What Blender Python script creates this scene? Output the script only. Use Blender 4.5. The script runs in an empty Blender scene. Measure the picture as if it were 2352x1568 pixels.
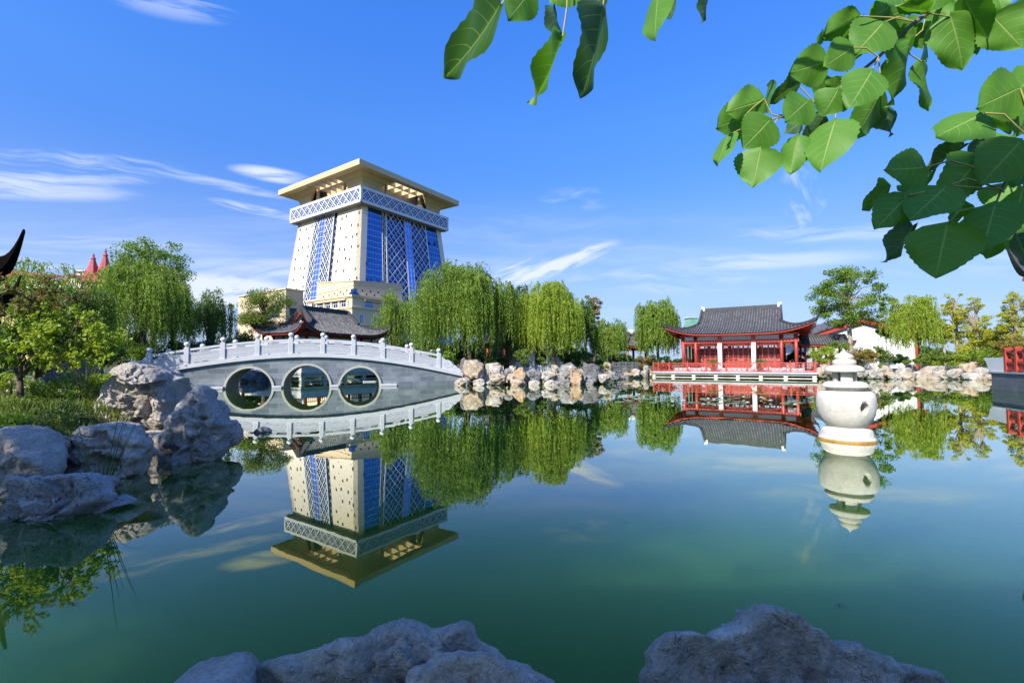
import bpy, math, random
import numpy as np
from mathutils import Vector, Matrix, noise
S=bpy.context.scene; COL=S.collection
R=math.radians; PI=math.pi
random.seed(7); rng=np.random.default_rng(7)
# ---------------------------------------------------------------- camera
F=1066.0; PITCH=math.atan(.0456); ROLL=-.0034; CAMZ=1.5; CX,CY=1176.0,784.0
_cp,_sp,_cr,_sr=math.cos(PITCH),math.sin(PITCH),math.cos(ROLL),math.sin(ROLL)
fwd=Vector((0,_cp,_sp)); up0=Vector((0,-_sp,_cp)); r0=Vector((1,0,0))
ex=r0*_cr+up0*_sr; eu=up0*_cr-r0*_sr
cd=bpy.data.cameras.new('camera'); cam=bpy.data.objects.new('camera',cd); COL.objects.link(cam)
m=Matrix.Identity(4)
for i in range(3):
    m[i][0]=ex[i]; m[i][1]=eu[i]; m[i][2]=-fwd[i]
m[2][3]=CAMZ; cam.matrix_world=m
cd.sensor_width=36; cd.lens=36*F/2352; cd.clip_start=.05; cd.clip_end=6000
S.camera=cam
def ray(x,y): return fwd*F+ex*(x-CX)+eu*(CY-y)
def at(x,y,Y):
    d=ray(x,y); d=d*(Y/d.y); return Vector((d.x,d.y,d.z+CAMZ))
def onz(x,y,z):
    d=ray(x,y); d=d*((z-CAMZ)/d.z); return Vector((d.x,d.y,z))
# ---------------------------------------------------------------- sun and sky
SUN_EL=R(38); SUNH=Vector((-.60,-.80)).normalized()
sd=Vector((SUNH.x*math.cos(SUN_EL),SUNH.y*math.cos(SUN_EL),math.sin(SUN_EL)))
sl=bpy.data.lights.new('sun','SUN'); sl.energy=4.8; sl.angle=R(.53); sl.color=(1,.93,.82)
so=bpy.data.objects.new('sun',sl); COL.objects.link(so); so.rotation_euler=sd.to_track_quat('Z','Y').to_euler()
W=bpy.data.worlds.new('World'); S.world=W; W.use_nodes=True
nt=W.node_tree; nt.nodes.clear()
class NB:
    def __init__(s,nt): s.nt=nt
    def n(s,t,**k):
        x=s.nt.nodes.new(t)
        for a,b in k.items(): setattr(x,a,b)
        return x
    def lk(s,a,b): s.nt.links.new(a,b)
    def inp(s,sock,v):
        if isinstance(v,bpy.types.NodeSocket): s.lk(v,sock)
        else: sock.default_value=v
    def m(s,op,*a,clamp=False):
        x=s.n('ShaderNodeMath',operation=op,use_clamp=clamp)
        for i,v in enumerate(a): s.inp(x.inputs[i],v)
        return x.outputs[0]
    def vm(s,op,*a,out=0):
        x=s.n('ShaderNodeVectorMath',operation=op)
        for i,v in enumerate(a):
            if v is not None: s.inp(x.inputs[i],v)
        return x.outputs[out]
    def noise(s,vec,scale,detail=4,rough=.5,dist=0,out=0,dim='3D'):
        x=s.n('ShaderNodeTexNoise',noise_dimensions=dim)
        if vec is not None: s.lk(vec,x.inputs['Vector'])
        x.inputs['Scale'].default_value=scale; x.inputs['Detail'].default_value=detail
        x.inputs['Roughness'].default_value=rough; x.inputs['Distortion'].default_value=dist
        return x.outputs[out]
    def vor(s,vec,scale,feature='F1',out='Distance'):
        x=s.n('ShaderNodeTexVoronoi',feature=feature)
        s.lk(vec,x.inputs['Vector']); x.inputs['Scale'].default_value=scale
        return x.outputs[out]
    def ramp(s,f,stops,interp='LINEAR'):
        x=s.n('ShaderNodeValToRGB'); s.lk(f,x.inputs[0]); e=x.color_ramp.elements; x.color_ramp.interpolation=interp
        while len(e)<len(stops): e.new(.5)
        for i,(p,c) in enumerate(stops):
            e[i].position=p; e[i].color=(c[0],c[1],c[2],1) if hasattr(c,'__len__') else (c,c,c,1)
        return x.outputs[0]
    def mix(s,f,a,b,blend='MIX'):
        x=s.n('ShaderNodeMix',data_type='RGBA',blend_type=blend)
        s.inp(x.inputs[0],f)
        for i,v in ((6,a),(7,b)):
            if hasattr(v,'__len__') and not isinstance(v,bpy.types.NodeSocket): v=(v[0],v[1],v[2],1)
            s.inp(x.inputs[i],v)
        return x.outputs[2]
    def mapr(s,v,a,b,c=0,d=1,smooth=False):
        x=s.n('ShaderNodeMapRange',interpolation_type='SMOOTHSTEP' if smooth else 'LINEAR')
        s.inp(x.inputs[0],v)
        for i,q in enumerate((a,b,c,d)): s.inp(x.inputs[i+1],q)
        return x.outputs[0]
b=NB(nt)
sky=b.n('ShaderNodeTexSky',sky_type='NISHITA'); sky.sun_disc=False; sky.sun_elevation=SUN_EL
sky.sun_rotation=math.atan2(SUNH.x,SUNH.y); sky.altitude=50; sky.air_density=1.0; sky.dust_density=.6; sky.ozone_density=3.0
tc=b.n('ShaderNodeTexCoord'); dirv=b.vm('NORMALIZE',tc.outputs['Generated'])
sep=b.n('ShaderNodeSeparateXYZ'); b.lk(dirv,sep.inputs[0]); dz=sep.outputs[2]
hsv=b.n('ShaderNodeHueSaturation'); hsv.inputs['Hue'].default_value=.512; hsv.inputs['Saturation'].default_value=1.22; hsv.inputs['Value'].default_value=1.0
b.lk(sky.outputs[0],hsv.inputs['Color'])
skyc=b.mix(1.,hsv.outputs[0],b.ramp(dz,[(0.,(.50,.55,.72)),(.25,(.70,.86,1.12)),(.45,(.92,1.30,1.55)),(.6,(.86,1.42,1.85))]),'MULTIPLY')
wn=b.noise(dirv,3.0,3,.55,0,out=1)
warp=b.vm('SCALE',b.vm('SUBTRACT',wn,(.5,.5,.5)),None)
warp.node.inputs[3].default_value=.10
dw=b.vm('ADD',dirv,warp)
_nc={}
def cnoise(kind):
    if kind in _nc: return _nc[kind]
    ang,st,ns,seed=kind
    c=ray(1176,500).normalized(); a=Vector((1,0,0)); v=a.cross(c)
    if v.z<0: v=-v
    an=R(ang); A=a*math.cos(an)+v*math.sin(an); V=v*math.cos(an)-a*math.sin(an)
    wu=b.vm('DOT_PRODUCT',dw,tuple(A),out=1); wv=b.vm('DOT_PRODUCT',dw,tuple(V),out=1)
    cb=b.n('ShaderNodeCombineXYZ'); b.inp(cb.inputs[0],b.m('MULTIPLY',wu,ns*12/st)); b.inp(cb.inputs[1],b.m('MULTIPLY',wv,ns*12)); cb.inputs[2].default_value=seed
    _nc[kind]=b.noise(cb.outputs[0],2.2,6,.58,.3); return _nc[kind]
def cloud(px,py,sx,sy,ang,dens,kind,lo=.42,hi=.66):
    c=ray(px,py).normalized(); a=ray(px+10,py).normalized()-c; a=(a-c*a.dot(c)).normalized()
    v=c.cross(a)*-1
    if v.z<0: v=-v
    an=R(ang); A=a*math.cos(an)+v*math.sin(an); V=v*math.cos(an)-a*math.sin(an)
    k=ray(px,py).length; wx,wy=sx/k,sy/k
    u=b.m('MULTIPLY',b.vm('DOT_PRODUCT',dirv,tuple(A),out=1),1/wx); w_=b.m('MULTIPLY',b.vm('DOT_PRODUCT',dirv,tuple(V),out=1),1/wy)
    r2=b.m('ADD',b.m('MULTIPLY',u,u),b.m('MULTIPLY',w_,w_))
    mk=b.mapr(r2,1.0,0.0,0,1,True); mk=b.m('MULTIPLY',mk,b.m('GREATER_THAN',sep.outputs[1],0))
    return b.m('MULTIPLY',b.m('MULTIPLY',mk,b.mapr(cnoise(kind),lo,hi,0,1,True)),dens)
KA=(-7,9,2.2,1.);KB=(16,5,1.8,7.);KC=(-62,3,2.,10.);KD=(0,3,1.6,5.);KE=(2,8,1.4,9.)
CL=[(130,384,270,46,-3,.85,KA,.43,.72),(40,430,260,34,-5,.6,KA,.4,.66),(628,402,100,20,-10,.9,KA,.3,.6),(520,425,170,14,-13,.6,KA,.35,.6),
    (590,482,105,13,-14,.9,KA,.3,.6),(490,668,200,50,-2,1.1,KD,.32,.55),(60,600,200,30,0,.5,KD,.42,.7),(1205,628,120,38,8,.85,KB,.38,.68),(1310,600,130,22,22,.9,KB,.3,.55),
    (1480,645,380,34,-2,.55,KE,.42,.74),(1838,440,46,84,15,.55,KC,.42,.72),(1850,500,60,20,48,.4,KC,.4,.7),
    (400,8,150,40,-10,.35,KA,.4,.6),(1320,458,110,32,0,.25,KD,.4,.7),(1960,530,280,32,3,.5,KE,.35,.65),
    (2290,600,260,50,5,.4,KD,.42,.75),(250,560,280,20,-4,.4,KA,.35,.65),(700,620,260,28,-3,.45,KE,.35,.65),(1750,600,260,22,3,.45,KE,.35,.65),(1000,580,1100,120,0,.22,KE,.3,.8),(1000,720,1400,80,0,.15,KD,.2,.8)]
tot=None
for c in CL:
    x=cloud(*c); tot=x if tot is None else b.m('ADD',tot,x)
tot=b.m('MINIMUM',tot,.86)
hz=b.mapr(dz,.0,.40,.75,0,True)
skyc=b.mix(hz,skyc,(2.5,3.5,5.3))
skyc=b.mix(tot,skyc,(4.7,5.1,5.8))
bg=b.n('ShaderNodeBackground'); b.lk(skyc,bg.inputs[0]); bg.inputs[1].default_value=.106
wo=b.n('ShaderNodeOutputWorld'); b.lk(bg.outputs[0],wo.inputs[0])
S.view_settings.view_transform='Standard'; S.view_settings.look='None'; S.view_settings.exposure=0.85; S.view_settings.gamma=1
S.cycles.max_bounces=8; S.cycles.transparent_max_bounces=8; S.cycles.use_denoising=True
S.cycles.caustics_reflective=False; S.cycles.caustics_refractive=False
# ---------------------------------------------------------------- materials
def newmat(name):
    M=bpy.data.materials.new(name); M.use_nodes=True; M.node_tree.nodes.clear(); b=NB(M.node_tree)
    o=b.n('ShaderNodeOutputMaterial'); p=b.n('ShaderNodeBsdfPrincipled'); b.lk(p.outputs[0],o.inputs[0])
    return M,b,p,o
def bump(b,p,h,strength=.3,dist=.02):
    x=b.n('ShaderNodeBump'); x.inputs['Strength'].default_value=strength; x.inputs['Distance'].default_value=dist
    b.lk(h,x.inputs['Height']); b.lk(x.outputs[0],p.inputs['Normal'])
def plain(name,c,rough=.6,var=.12,scale=2.,metal=0,bmp=0.,bscale=20.,spec=.5,grime=None):
    M,b,p,o=newmat(name); co=b.n('ShaderNodeTexCoord').outputs['Object']
    n1=b.noise(co,scale,5,.6); n2=b.noise(co,scale*9,3,.6)
    f=b.m('ADD',b.m('MULTIPLY',n1,.7),b.m('MULTIPLY',n2,.3))
    lo=[max(0,x*(1-var*1.6)) for x in c]; hi=[min(1,x*(1+var*1.2)) for x in c]
    col=b.ramp(f,[(.3,lo),(.7,hi)])
    if grime is not None:
        g=b.noise(co,scale*.8,6,.7,.6); col=b.mix(b.mapr(g,.52,.72,0,.8),col,grime)
    b.lk(col,p.inputs['Base Color']); p.inputs['Roughness'].default_value=rough; p.inputs['Metallic'].default_value=metal
    p.inputs['Specular IOR Level'].default_value=spec
    if bmp: bump(b,p,b.noise(co,bscale,5,.6),bmp,.02)
    return M
def rockmat(name,light,dark,stain,stamt=.5,scale=1.,spots=0.,pits=1.):
    M,b,p,o=newmat(name); co=b.n('ShaderNodeTexCoord').outputs['Object']
    gi=b.n('ShaderNodeObjectInfo'); off=b.vm('SCALE',gi.outputs['Location'],None); off.node.inputs[3].default_value=.7
    cv=b.vm('ADD',co,off)
    sc=b.vm('SCALE',cv,None); sc.node.inputs[3].default_value=scale
    n1=b.noise(sc,1.3,8,.62,.4); n2=b.noise(sc,6,6,.65); n3=b.noise(sc,.8,4,.6,1.2)
    col=b.ramp(n1,[(.30,dark),(.52,[ (x+y)/2 for x,y in zip(light,dark)]),(.66,light)])
    col=b.mix(b.mapr(n2,.35,.7,0,.35),col,light)
    col=b.mix(b.mapr(n3,.44,.72,0,stamt,True),col,stain)
    wv=b.noise(sc,.8,4,.6,1.0)
    crk=b.m('MULTIPLY',b.mapr(b.m('ABSOLUTE',b.m('SUBTRACT',wv,.5)),0,.007,1,0),b.mapr(b.noise(sc,2.3,3,.5),.5,.62,0,1))
    col=b.mix(b.m('MULTIPLY',crk,.14),col,[x*.35 for x in dark])
    vp=b.vor(sc,9,'F1'); pit=b.m('MULTIPLY',b.mapr(vp,.12,.22,1,0),b.mapr(b.noise(sc,1.7,2),.5,.6,0,1))
    col=b.mix(b.m('MULTIPLY',pit,.55*pits),col,[x*.3 for x in dark])
    n4=b.noise(sc,16,6,.72); col=b.mix(1.,col,b.ramp(n4,[(.34,.72),(.5,1.02),(.66,1.2)]),'MULTIPLY')
    if spots:
        sp=b.mapr(b.noise(sc,7,3,.7,1.),.60,.66,0,spots); col=b.mix(sp,col,(.06,.04,.03))
    b.lk(col,p.inputs['Base Color']); p.inputs['Roughness'].default_value=.85; p.inputs['Specular IOR Level'].default_value=.25
    h=b.m('ADD',b.m('MULTIPLY',n1,1.4),b.m('MULTIPLY',n2,.7)); h=b.m('ADD',h,b.m('MULTIPLY',b.noise(sc,28,4,.7),.22))
    h=b.m('SUBTRACT',h,b.m('MULTIPLY',crk,.30)); h=b.m('SUBTRACT',h,b.m('MULTIPLY',pit,.35*pits))
    bump(b,p,h,1.,.22/scale)
    return M
def leafmat(name,c1,c2,trans=.35,rough=.5,vein=False):
    M,b,p,o=newmat(name)
    g=b.n('ShaderNodeNewGeometry'); co=b.n('ShaderNodeTexCoord').outputs['Object']
    r=g.outputs['Random Per Island']; n=b.noise(co,.9,3,.6)
    f=b.m('ADD',b.m('MULTIPLY',r,.6),b.m('MULTIPLY',b.mapr(n,.35,.65),.4))
    col=b.mix(f,c1,c2)
    b.lk(col,p.inputs['Base Color']); p.inputs['Roughness'].default_value=rough; p.inputs['Specular IOR Level'].default_value=.3
    t=b.n('ShaderNodeBsdfTranslucent'); b.lk(b.mix(1.,col,(1.35,1.25,.55),'MULTIPLY'),t.inputs[0])
    mx=b.n('ShaderNodeMixShader'); mx.inputs[0].default_value=trans
    b.lk(p.outputs[0],mx.inputs[1]); b.lk(t.outputs[0],mx.inputs[2]); b.lk(mx.outputs[0],o.inputs[0])
    return M
def brickmat(name,c1,c2,mortar,bw,bh,plane='xz',rough=.7,msize=.012,dirt=.3,var=1.,offs=.5,bmp=.3):
    M,b,p,o=newmat(name); co=b.n('ShaderNodeTexCoord').outputs['Object']
    sp=b.n('ShaderNodeSeparateXYZ'); b.lk(co,sp.inputs[0]); cb=b.n('ShaderNodeCombineXYZ')
    b.lk(sp.outputs['xyz'.index(plane[0])],cb.inputs[0]); b.lk(sp.outputs['xyz'.index(plane[1])],cb.inputs[1])
    t=b.n('ShaderNodeTexBrick'); b.lk(cb.outputs[0],t.inputs['Vector']); t.offset=offs
    t.inputs['Color1'].default_value=(*c1,1); t.inputs['Color2'].default_value=(*c2,1); t.inputs['Mortar'].default_value=(*mortar,1)
    t.inputs['Scale'].default_value=1; t.inputs['Mortar Size'].default_value=msize; t.inputs['Brick Width'].default_value=bw; t.inputs['Row Height'].default_value=bh
    t.inputs['Mortar Smooth'].default_value=.2
    n=b.noise(co,1.1,6,.65,.5); col=b.mix(b.mapr(n,.35,.65,0,dirt),t.outputs[0],[x*.55 for x in c1])
    n2=b.noise(co,12,4,.6); col=b.mix(b.mapr(n2,.3,.7,0,.2),col,c2)
    b.lk(col,p.inputs['Base Color']); p.inputs['Roughness'].default_value=rough
    bump(b,p,b.m('SUBTRACT',1.,t.outputs[1]),bmp,.01)
    return M
# ---------------------------------------------------------------- builders
class MB:
    def __init__(s): s.v=[]; s.f=[]; s.mi=[]; s.k=0
    def quad(s,*p):
        i=len(s.v); s.v.extend([tuple(q) for q in p]); s.f.append(tuple(range(i,i+len(p)))); s.mi.append(s.k); return s
    def hexa(s,p):
        i=len(s.v); s.v.extend([tuple(q) for q in p])
        for q in ((0,3,2,1),(4,5,6,7),(0,1,5,4),(1,2,6,5),(2,3,7,6),(3,0,4,7)):
            s.f.append(tuple(i+j for j in q)); s.mi.append(s.k)
        return s
    def box(s,x0,x1,y0,y1,z0,z1):
        return s.hexa([(x0,y0,z0),(x1,y0,z0),(x1,y1,z0),(x0,y1,z0),(x0,y0,z1),(x1,y0,z1),(x1,y1,z1),(x0,y1,z1)])
    def bar(s,a,b_,w,h,up=(0,0,1)):
        a=Vector(a); b_=Vector(b_); d=(b_-a).normalized(); u=Vector(up)
        if abs(d.dot(u))>.98: u=Vector((1,0,0)) if abs(d.x)<.9 else Vector((0,1,0))
        r=d.cross(u).normalized(); u=r.cross(d)
        r*=w/2; u*=h/2
        return s.hexa([a-r-u,a+r-u,b_+r-u,b_-r-u,a-r+u,a+r+u,b_+r+u,b_-r+u])
    def tube(s,path,rad,n=8,cap=True,sq=1.):
        pts=[Vector(p) for p in path]; 
        if not hasattr(rad,'__len__'): rad=[rad]*len(pts)
        i0=len(s.v); ref=Vector((.31,.17,.93))
        for i,p in enumerate(pts):
            d=(pts[min(i+1,len(pts)-1)]-pts[max(i-1,0)]).normalized()
            if abs(d.dot(ref))>.95: rf=Vector((1,0,0))
            else: rf=ref
            r=d.cross(rf).normalized(); u=r.cross(d)
            for k in range(n):
                a=2*PI*k/n; s.v.append(tuple(p+(r*math.cos(a)+u*math.sin(a)*sq)*rad[i]))
        for i in range(len(pts)-1):
            for k in range(n):
                a=i0+i*n+k; b2=i0+i*n+(k+1)%n; s.f.append((a,b2,b2+n,a+n)); s.mi.append(s.k)
        if cap:
            s.f.append(tuple(i0+k for k in reversed(range(n)))); s.mi.append(s.k)
            s.f.append(tuple(i0+(len(pts)-1)*n+k for k in range(n))); s.mi.append(s.k)
        return s
    def lathe(s,prof,n=24,c=(0,0,0),rot=0.):
        i0=len(s.v)
        for r,z in prof:
            for k in range(n):
                a=2*PI*k/n+rot; s.v.append((c[0]+r*math.cos(a),c[1]+r*math.sin(a),c[2]+z))
        for i in range(len(prof)-1):
            for k in range(n):
                a=i0+i*n+k; b2=i0+i*n+(k+1)%n; s.f.append((a,b2,b2+n,a+n)); s.mi.append(s.k)
        s.f.append(tuple(i0+k for k in reversed(range(n)))); s.mi.append(s.k)
        s.f.append(tuple(i0+(len(prof)-1)*n+k for k in range(n))); s.mi.append(s.k)
        return s
    def prism(s,poly,y0,y1):
        """poly in local xz, extruded along y"""
        n=len(poly); i=len(s.v)
        s.v.extend([(x,y0,z) for x,z in poly]); s.v.extend([(x,y1,z) for x,z in poly])
        s.f.append(tuple(i+k for k in range(n))); s.mi.append(s.k); s.f.append(tuple(i+n+k for k in reversed(range(n)))); s.mi.append(s.k)
        for k in range(n):
            j=(k+1)%n; s.f.append((i+k,i+n+k,i+n+j,i+j)); s.mi.append(s.k)
        return s
    def grid(s,P,nu,nv,closed=False):
        """P: list of rows"""
        i0=len(s.v)
        for row in P: s.v.extend([tuple(q) for q in row])
        for i in range(nu-1):
            for j in range(nv-1+(1 if closed else 0)):
                a=i0+i*nv+j; b2=i0+i*nv+(j+1)%nv; s.f.append((a,b2,b2+nv,a+nv)); s.mi.append(s.k)
        return s
    def build(s,name,mats,parent=None,smooth=False,loc=None,rz=0,bevel=0):
        me=bpy.data.meshes.new(name); me.from_pydata(s.v,[],s.f); 
        if not isinstance(mats,(list,tuple)): mats=[mats]
        for q in mats: me.materials.append(q)
        if any(s.mi): me.polygons.foreach_set('material_index',s.mi)
        if smooth: me.polygons.foreach_set('use_smooth',[True]*len(s.f))
        me.update()
        o=bpy.data.objects.new(name,me); COL.objects.link(o)
        if parent is not None: o.parent=parent
        if loc is not None: o.location=loc
        o.rotation_euler[2]=rz
        if bevel:
            bm_=o.modifiers.new('edge','BEVEL'); bm_.width=bevel; bm_.segments=2; bm_.limit_method='ANGLE'
        return o
def tag(o,label,cat,group=None,kind=None):
    if label: o['label']=label
    if cat: o['category']=cat
    if group: o['group']=group
    if kind: o['kind']=kind
    return o
def thing(name,label,cat,loc=(0,0,0),rz=0,group=None):
    o=bpy.data.objects.new(name,None); COL.objects.link(o); o.location=loc; o.rotation_euler=(0,0,rz); o.empty_display_size=.3
    return tag(o,label,cat,group)
def dup(root,loc,rz,label=None,group=None,scale=None):
    r=root.copy(); COL.objects.link(r); r.location=loc; r.rotation_euler=(0,0,rz)
    if scale: r.scale=scale
    if label: r['label']=label
    if group: r['group']=group
    for ch in list(root.children):
        c=ch.copy(); COL.objects.link(c); c.parent=r
        for g in ch.children:
            d=g.copy(); COL.objects.link(d); d.parent=c
    return r
def rawmesh(name,V,nper,mat,parent=None,mats=None,mi=None,smooth=False):
    """V: (N*nper,3) numpy, each nper vertices one face"""
    n=len(V)//nper; me=bpy.data.meshes.new(name)
    me.vertices.add(len(V)); me.vertices.foreach_set('co',V.astype(np.float32).ravel())
    me.loops.add(len(V)); me.loops.foreach_set('vertex_index',np.arange(len(V),dtype=np.int32))
    me.polygons.add(n); me.polygons.foreach_set('loop_start',np.arange(0,len(V),nper,dtype=np.int32))
    me.polygons.foreach_set('loop_total',np.full(n,nper,dtype=np.int32))
    me.materials.append(mat); me.update(calc_edges=True)
    o=bpy.data.objects.new(name,me); COL.objects.link(o)
    if parent is not None: o.parent=parent
    return o
def unit(v): return v/np.maximum(np.linalg.norm(v,axis=1,keepdims=True),1e-9)
def leaf_quads(C,D,L,Wd,N=None):
    """rhombic leaves: centres C, axis D, length L, width Wd"""
    n=len(C)
    if N is None: N=unit(rng.normal(size=(n,3)))
    D=unit(D); Sx=unit(np.cross(D,N)); L=np.broadcast_to(L,(n,))[:,None]; Wd=np.broadcast_to(Wd,(n,))[:,None]
    a=C-D*L/2; c=C+D*L/2; m_=C-D*L*.08
    return np.stack([a,m_+Sx*Wd/2,c,m_-Sx*Wd/2],1).reshape(-1,3)
# ================================================================ ground and water
LAKE=[(-3.2,.8),(-5.4,2.2),(-6.4,4.5),(-6.5,6.2),(-6.1,7.9),(-7.4,9.6),(-8.7,11.2),(-13,17),(-18.2,24.5),(-22,30),(-26,35),(-27,44),(-21,51),(-9,49.5),(-5,40),(-3.3,33.4),(0,32.9),(5.6,33.2),(7.6,34.6),(8.3,38),(9.3,42),(11.2,45.4),(13.4,47.3),
      (19,51),(27,44.6),(30,40.5),(37,38.8),(40.5,37),(38,30),(27,25.2),(24,21.5),(21,14),(17,7),(11,2.4),(4,1.2),(1,1.0)]
_L=np.array(LAKE)
def lake_sd(X,Y):
    P=np.stack([X,Y],-1); A=_L; B=np.roll(_L,-1,0); dmin=np.full(X.shape,1e9); ins=np.zeros(X.shape,bool)
    for a,c in zip(A,B):
        e=c-a; w=P-a; t=np.clip((w@e)/(e@e),0,1); d=np.linalg.norm(w-t[...,None]*e,axis=-1); dmin=np.minimum(dmin,d)
        cond=((a[1]<=P[...,1])&(c[1]>P[...,1]))|((a[1]>P[...,1])&(c[1]<=P[...,1]))
        with np.errstate(divide='ignore',invalid='ignore'):
            xi=a[0]+(P[...,1]-a[1])*(c[0]-a[0])/(c[1]-a[1] if c[1]!=a[1] else 1e-9)
        ins^=cond&(P[...,0]<xi)
    return np.where(ins,-dmin,dmin)
def gheight(X,Y):
    X=np.asarray(X,float);Y=np.asarray(Y,float)
    s=lake_sd(X,Y); h=np.clip(s*.55,-1.6,.42)
    far=np.clip((s-.8)/25,0,1)
    h=h+np.where(s>.3,far*.35+.10*np.sin(X*.9+Y*.4)*np.clip(s/3,0,1)*np.clip(1-far,0,1),0)
    near=np.exp(-((X+9)**2+(Y-8)**2)/30.)
    return h+np.where(s>.3,near*.25,0)
def gh(x,y): return float(gheight(np.array([x]),np.array([y]))[0])
xs=np.concatenate([-np.geomspace(60,3000,22)[::-1],np.linspace(-58,58,233),np.geomspace(60,3000,22)])
ys=np.concatenate([-np.geomspace(14,3000,20)[::-1],np.linspace(-13,62,151),np.geomspace(63,3000,26)])
GX,GY=np.meshgrid(xs,ys); GZ=gheight(GX,GY)
g=MB(); g.v=[tuple(q) for q in np.stack([GX,GY,GZ],-1).reshape(-1,3)]
nx=len(xs); g.f=[(j*nx+i,j*nx+i+1,(j+1)*nx+i+1,(j+1)*nx+i) for j in range(len(ys)-1) for i in range(nx-1)]; g.mi=[0]*len(g.f)
M,b,p,o=newmat('ground_soil'); co=b.n('ShaderNodeTexCoord').outputs['Object']
n1=b.noise(co,.35,6,.6); n2=b.noise(co,6,5,.7)
col=b.ramp(b.m('ADD',b.m('MULTIPLY',n1,.6),b.m('MULTIPLY',n2,.4)),[(.35,(.035,.05,.018)),(.5,(.05,.075,.02)),(.62,(.11,.09,.05))])
b.lk(col,p.inputs['Base Color']); p.inputs['Roughness'].default_value=.95; bump(b,p,n2,.6,.05); MGROUND=M
tag(g.build('ground',MGROUND,smooth=True),None,None,kind='structure')
M,b,p,o=newmat('pond_water'); co=b.n('ShaderNodeTexCoord').outputs['Object']
p.inputs['Base Color'].default_value=(.024,.084,.013,1)
p.inputs['Roughness'].default_value=.75; p.inputs['Specular IOR Level'].default_value=0; p.subsurface_method='BURLEY'; p.inputs['Subsurface Weight'].default_value=1.; p.inputs['Subsurface Radius'].default_value=(.7,1.,.6); p.inputs['Subsurface Scale'].default_value=2.0
gl=b.n('ShaderNodeBsdfGlossy'); gl.inputs['Roughness'].default_value=.0; gl.inputs[0].default_value=(.86,.92,.72,1)
lw=b.n('ShaderNodeFresnel'); lw.inputs['IOR'].default_value=1.33
tb=b.mapr(lw.outputs[0],.045,.20,.36,1.,False); cc=b.n('ShaderNodeCombineColor'); cc.inputs[0].default_value=.90; cc.inputs[1].default_value=.93; b.lk(b.m('MULTIPLY',tb,.84),cc.inputs[2]); b.lk(cc.outputs[0],gl.inputs[0])
fac=b.m('MINIMUM',b.m('MULTIPLY',lw.outputs[0],1.95),.93)
mx=b.n('ShaderNodeMixShader'); b.lk(fac,mx.inputs[0]); b.lk(p.outputs[0],mx.inputs[1]); b.lk(gl.outputs[0],mx.inputs[2]); b.lk(mx.outputs[0],o.inputs[0])
mp=b.n('ShaderNodeMapping'); b.lk(co,mp.inputs[0]); mp.inputs['Scale'].default_value=(1,.55,1)
h=b.m('ADD',b.noise(mp.outputs[0],1.6,3,.5),b.m('MULTIPLY',b.noise(mp.outputs[0],9,3,.5),.06))
bp=b.n('ShaderNodeBump'); bp.inputs['Strength'].default_value=.10; bp.inputs['Distance'].default_value=.009; b.lk(h,bp.inputs['Height'])
b.lk(bp.outputs[0],gl.inputs['Normal']); MWATER=M
w=MB(); w.quad((-45,-3,0),(60,-3,0),(60,58,0),(-45,58,0)); tag(w.build('water',MWATER),None,None,kind='structure')
# ================================================================ tower
CREAM=brickmat('tower_cream_panel',(.68,.60,.46),(.71,.63,.49),(.58,.50,.38),1.2,1.2,'yz',.55,.02,.08,offs=0,bmp=.1)
TAN=plain('tower_tan_cladding',(.60,.46,.27),.5,.05,.3)
def panelmat(name,c,px,pz,line):
    M,b,p,o=newmat(name); co=b.n('ShaderNodeTexCoord').outputs['Object']; sp=b.n('ShaderNodeSeparateXYZ'); b.lk(co,sp.inputs[0])
    def ln(s,per,w): 
        f=b.m('FRACT',b.m('MULTIPLY',s,1/per)); return b.m('LESS_THAN',f,w/per)
    l=b.m('MAXIMUM',b.m('MAXIMUM',ln(sp.outputs[0],px,.06),ln(sp.outputs[1],px,.06)),ln(sp.outputs[2],pz,.06))
    n=b.noise(co,.25,4,.6); c0=b.mix(b.mapr(n,.3,.7,0,1),[x*.93 for x in c],[x*1.05 for x in c])
    b.lk(b.mix(l,c0,line),p.inputs['Base Color']); p.inputs['Roughness'].default_value=.45; return M
ROOFP=panelmat('roof_gold_panel',(.60,.44,.22),1.15,1.15,(.36,.25,.12))
FASC=panelmat('fascia_gold_panel',(.60,.45,.24),1.0,50,(.38,.28,.16))
WHITEF=plain('white_steel',(.62,.63,.66),.4,.04,.5,metal=.1)
def glassmat(name,c,rough=.06,metal=.75,gx=1.2,gz=1.8,dark=.7):
    M,b,p,o=newmat(name); co=b.n('ShaderNodeTexCoord').outputs['Object']
    v=b.vor(co,.55,'F1','Color'); hs=b.n('ShaderNodeSeparateColor'); b.lk(v,hs.inputs[0])
    n=b.noise(co,.12,2,.5); sp=b.n('ShaderNodeSeparateXYZ'); b.lk(co,sp.inputs[0])
    bands=b.m('LESS_THAN',b.m('FRACT',b.m('MULTIPLY',sp.outputs[2],1/3.7)),.42)
    col=b.mix(b.m('MULTIPLY',bands,.45),c,[x*dark for x in c]); col=b.mix(b.mapr(n,.4,.6,0,.4),col,[min(1,x*1.25) for x in c])
    b.lk(col,p.inputs['Base Color']); p.inputs['Roughness'].default_value=rough; p.inputs['Metallic'].default_value=metal
    cb=b.n('ShaderNodeCombineXYZ')
    bump(b,p,b.noise(co,.35,2,.5),.08,.15); return M
BLUE=glassmat('tower_blue_glass',(.06,.20,.48),.08,.8); BLUED=glassmat('tower_dark_blue_glass',(.05,.125,.30),.08,.8,dark=.5); BLUEL=glassmat('tower_pale_blue_glass',(.16,.33,.78),.08,.8)
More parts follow.
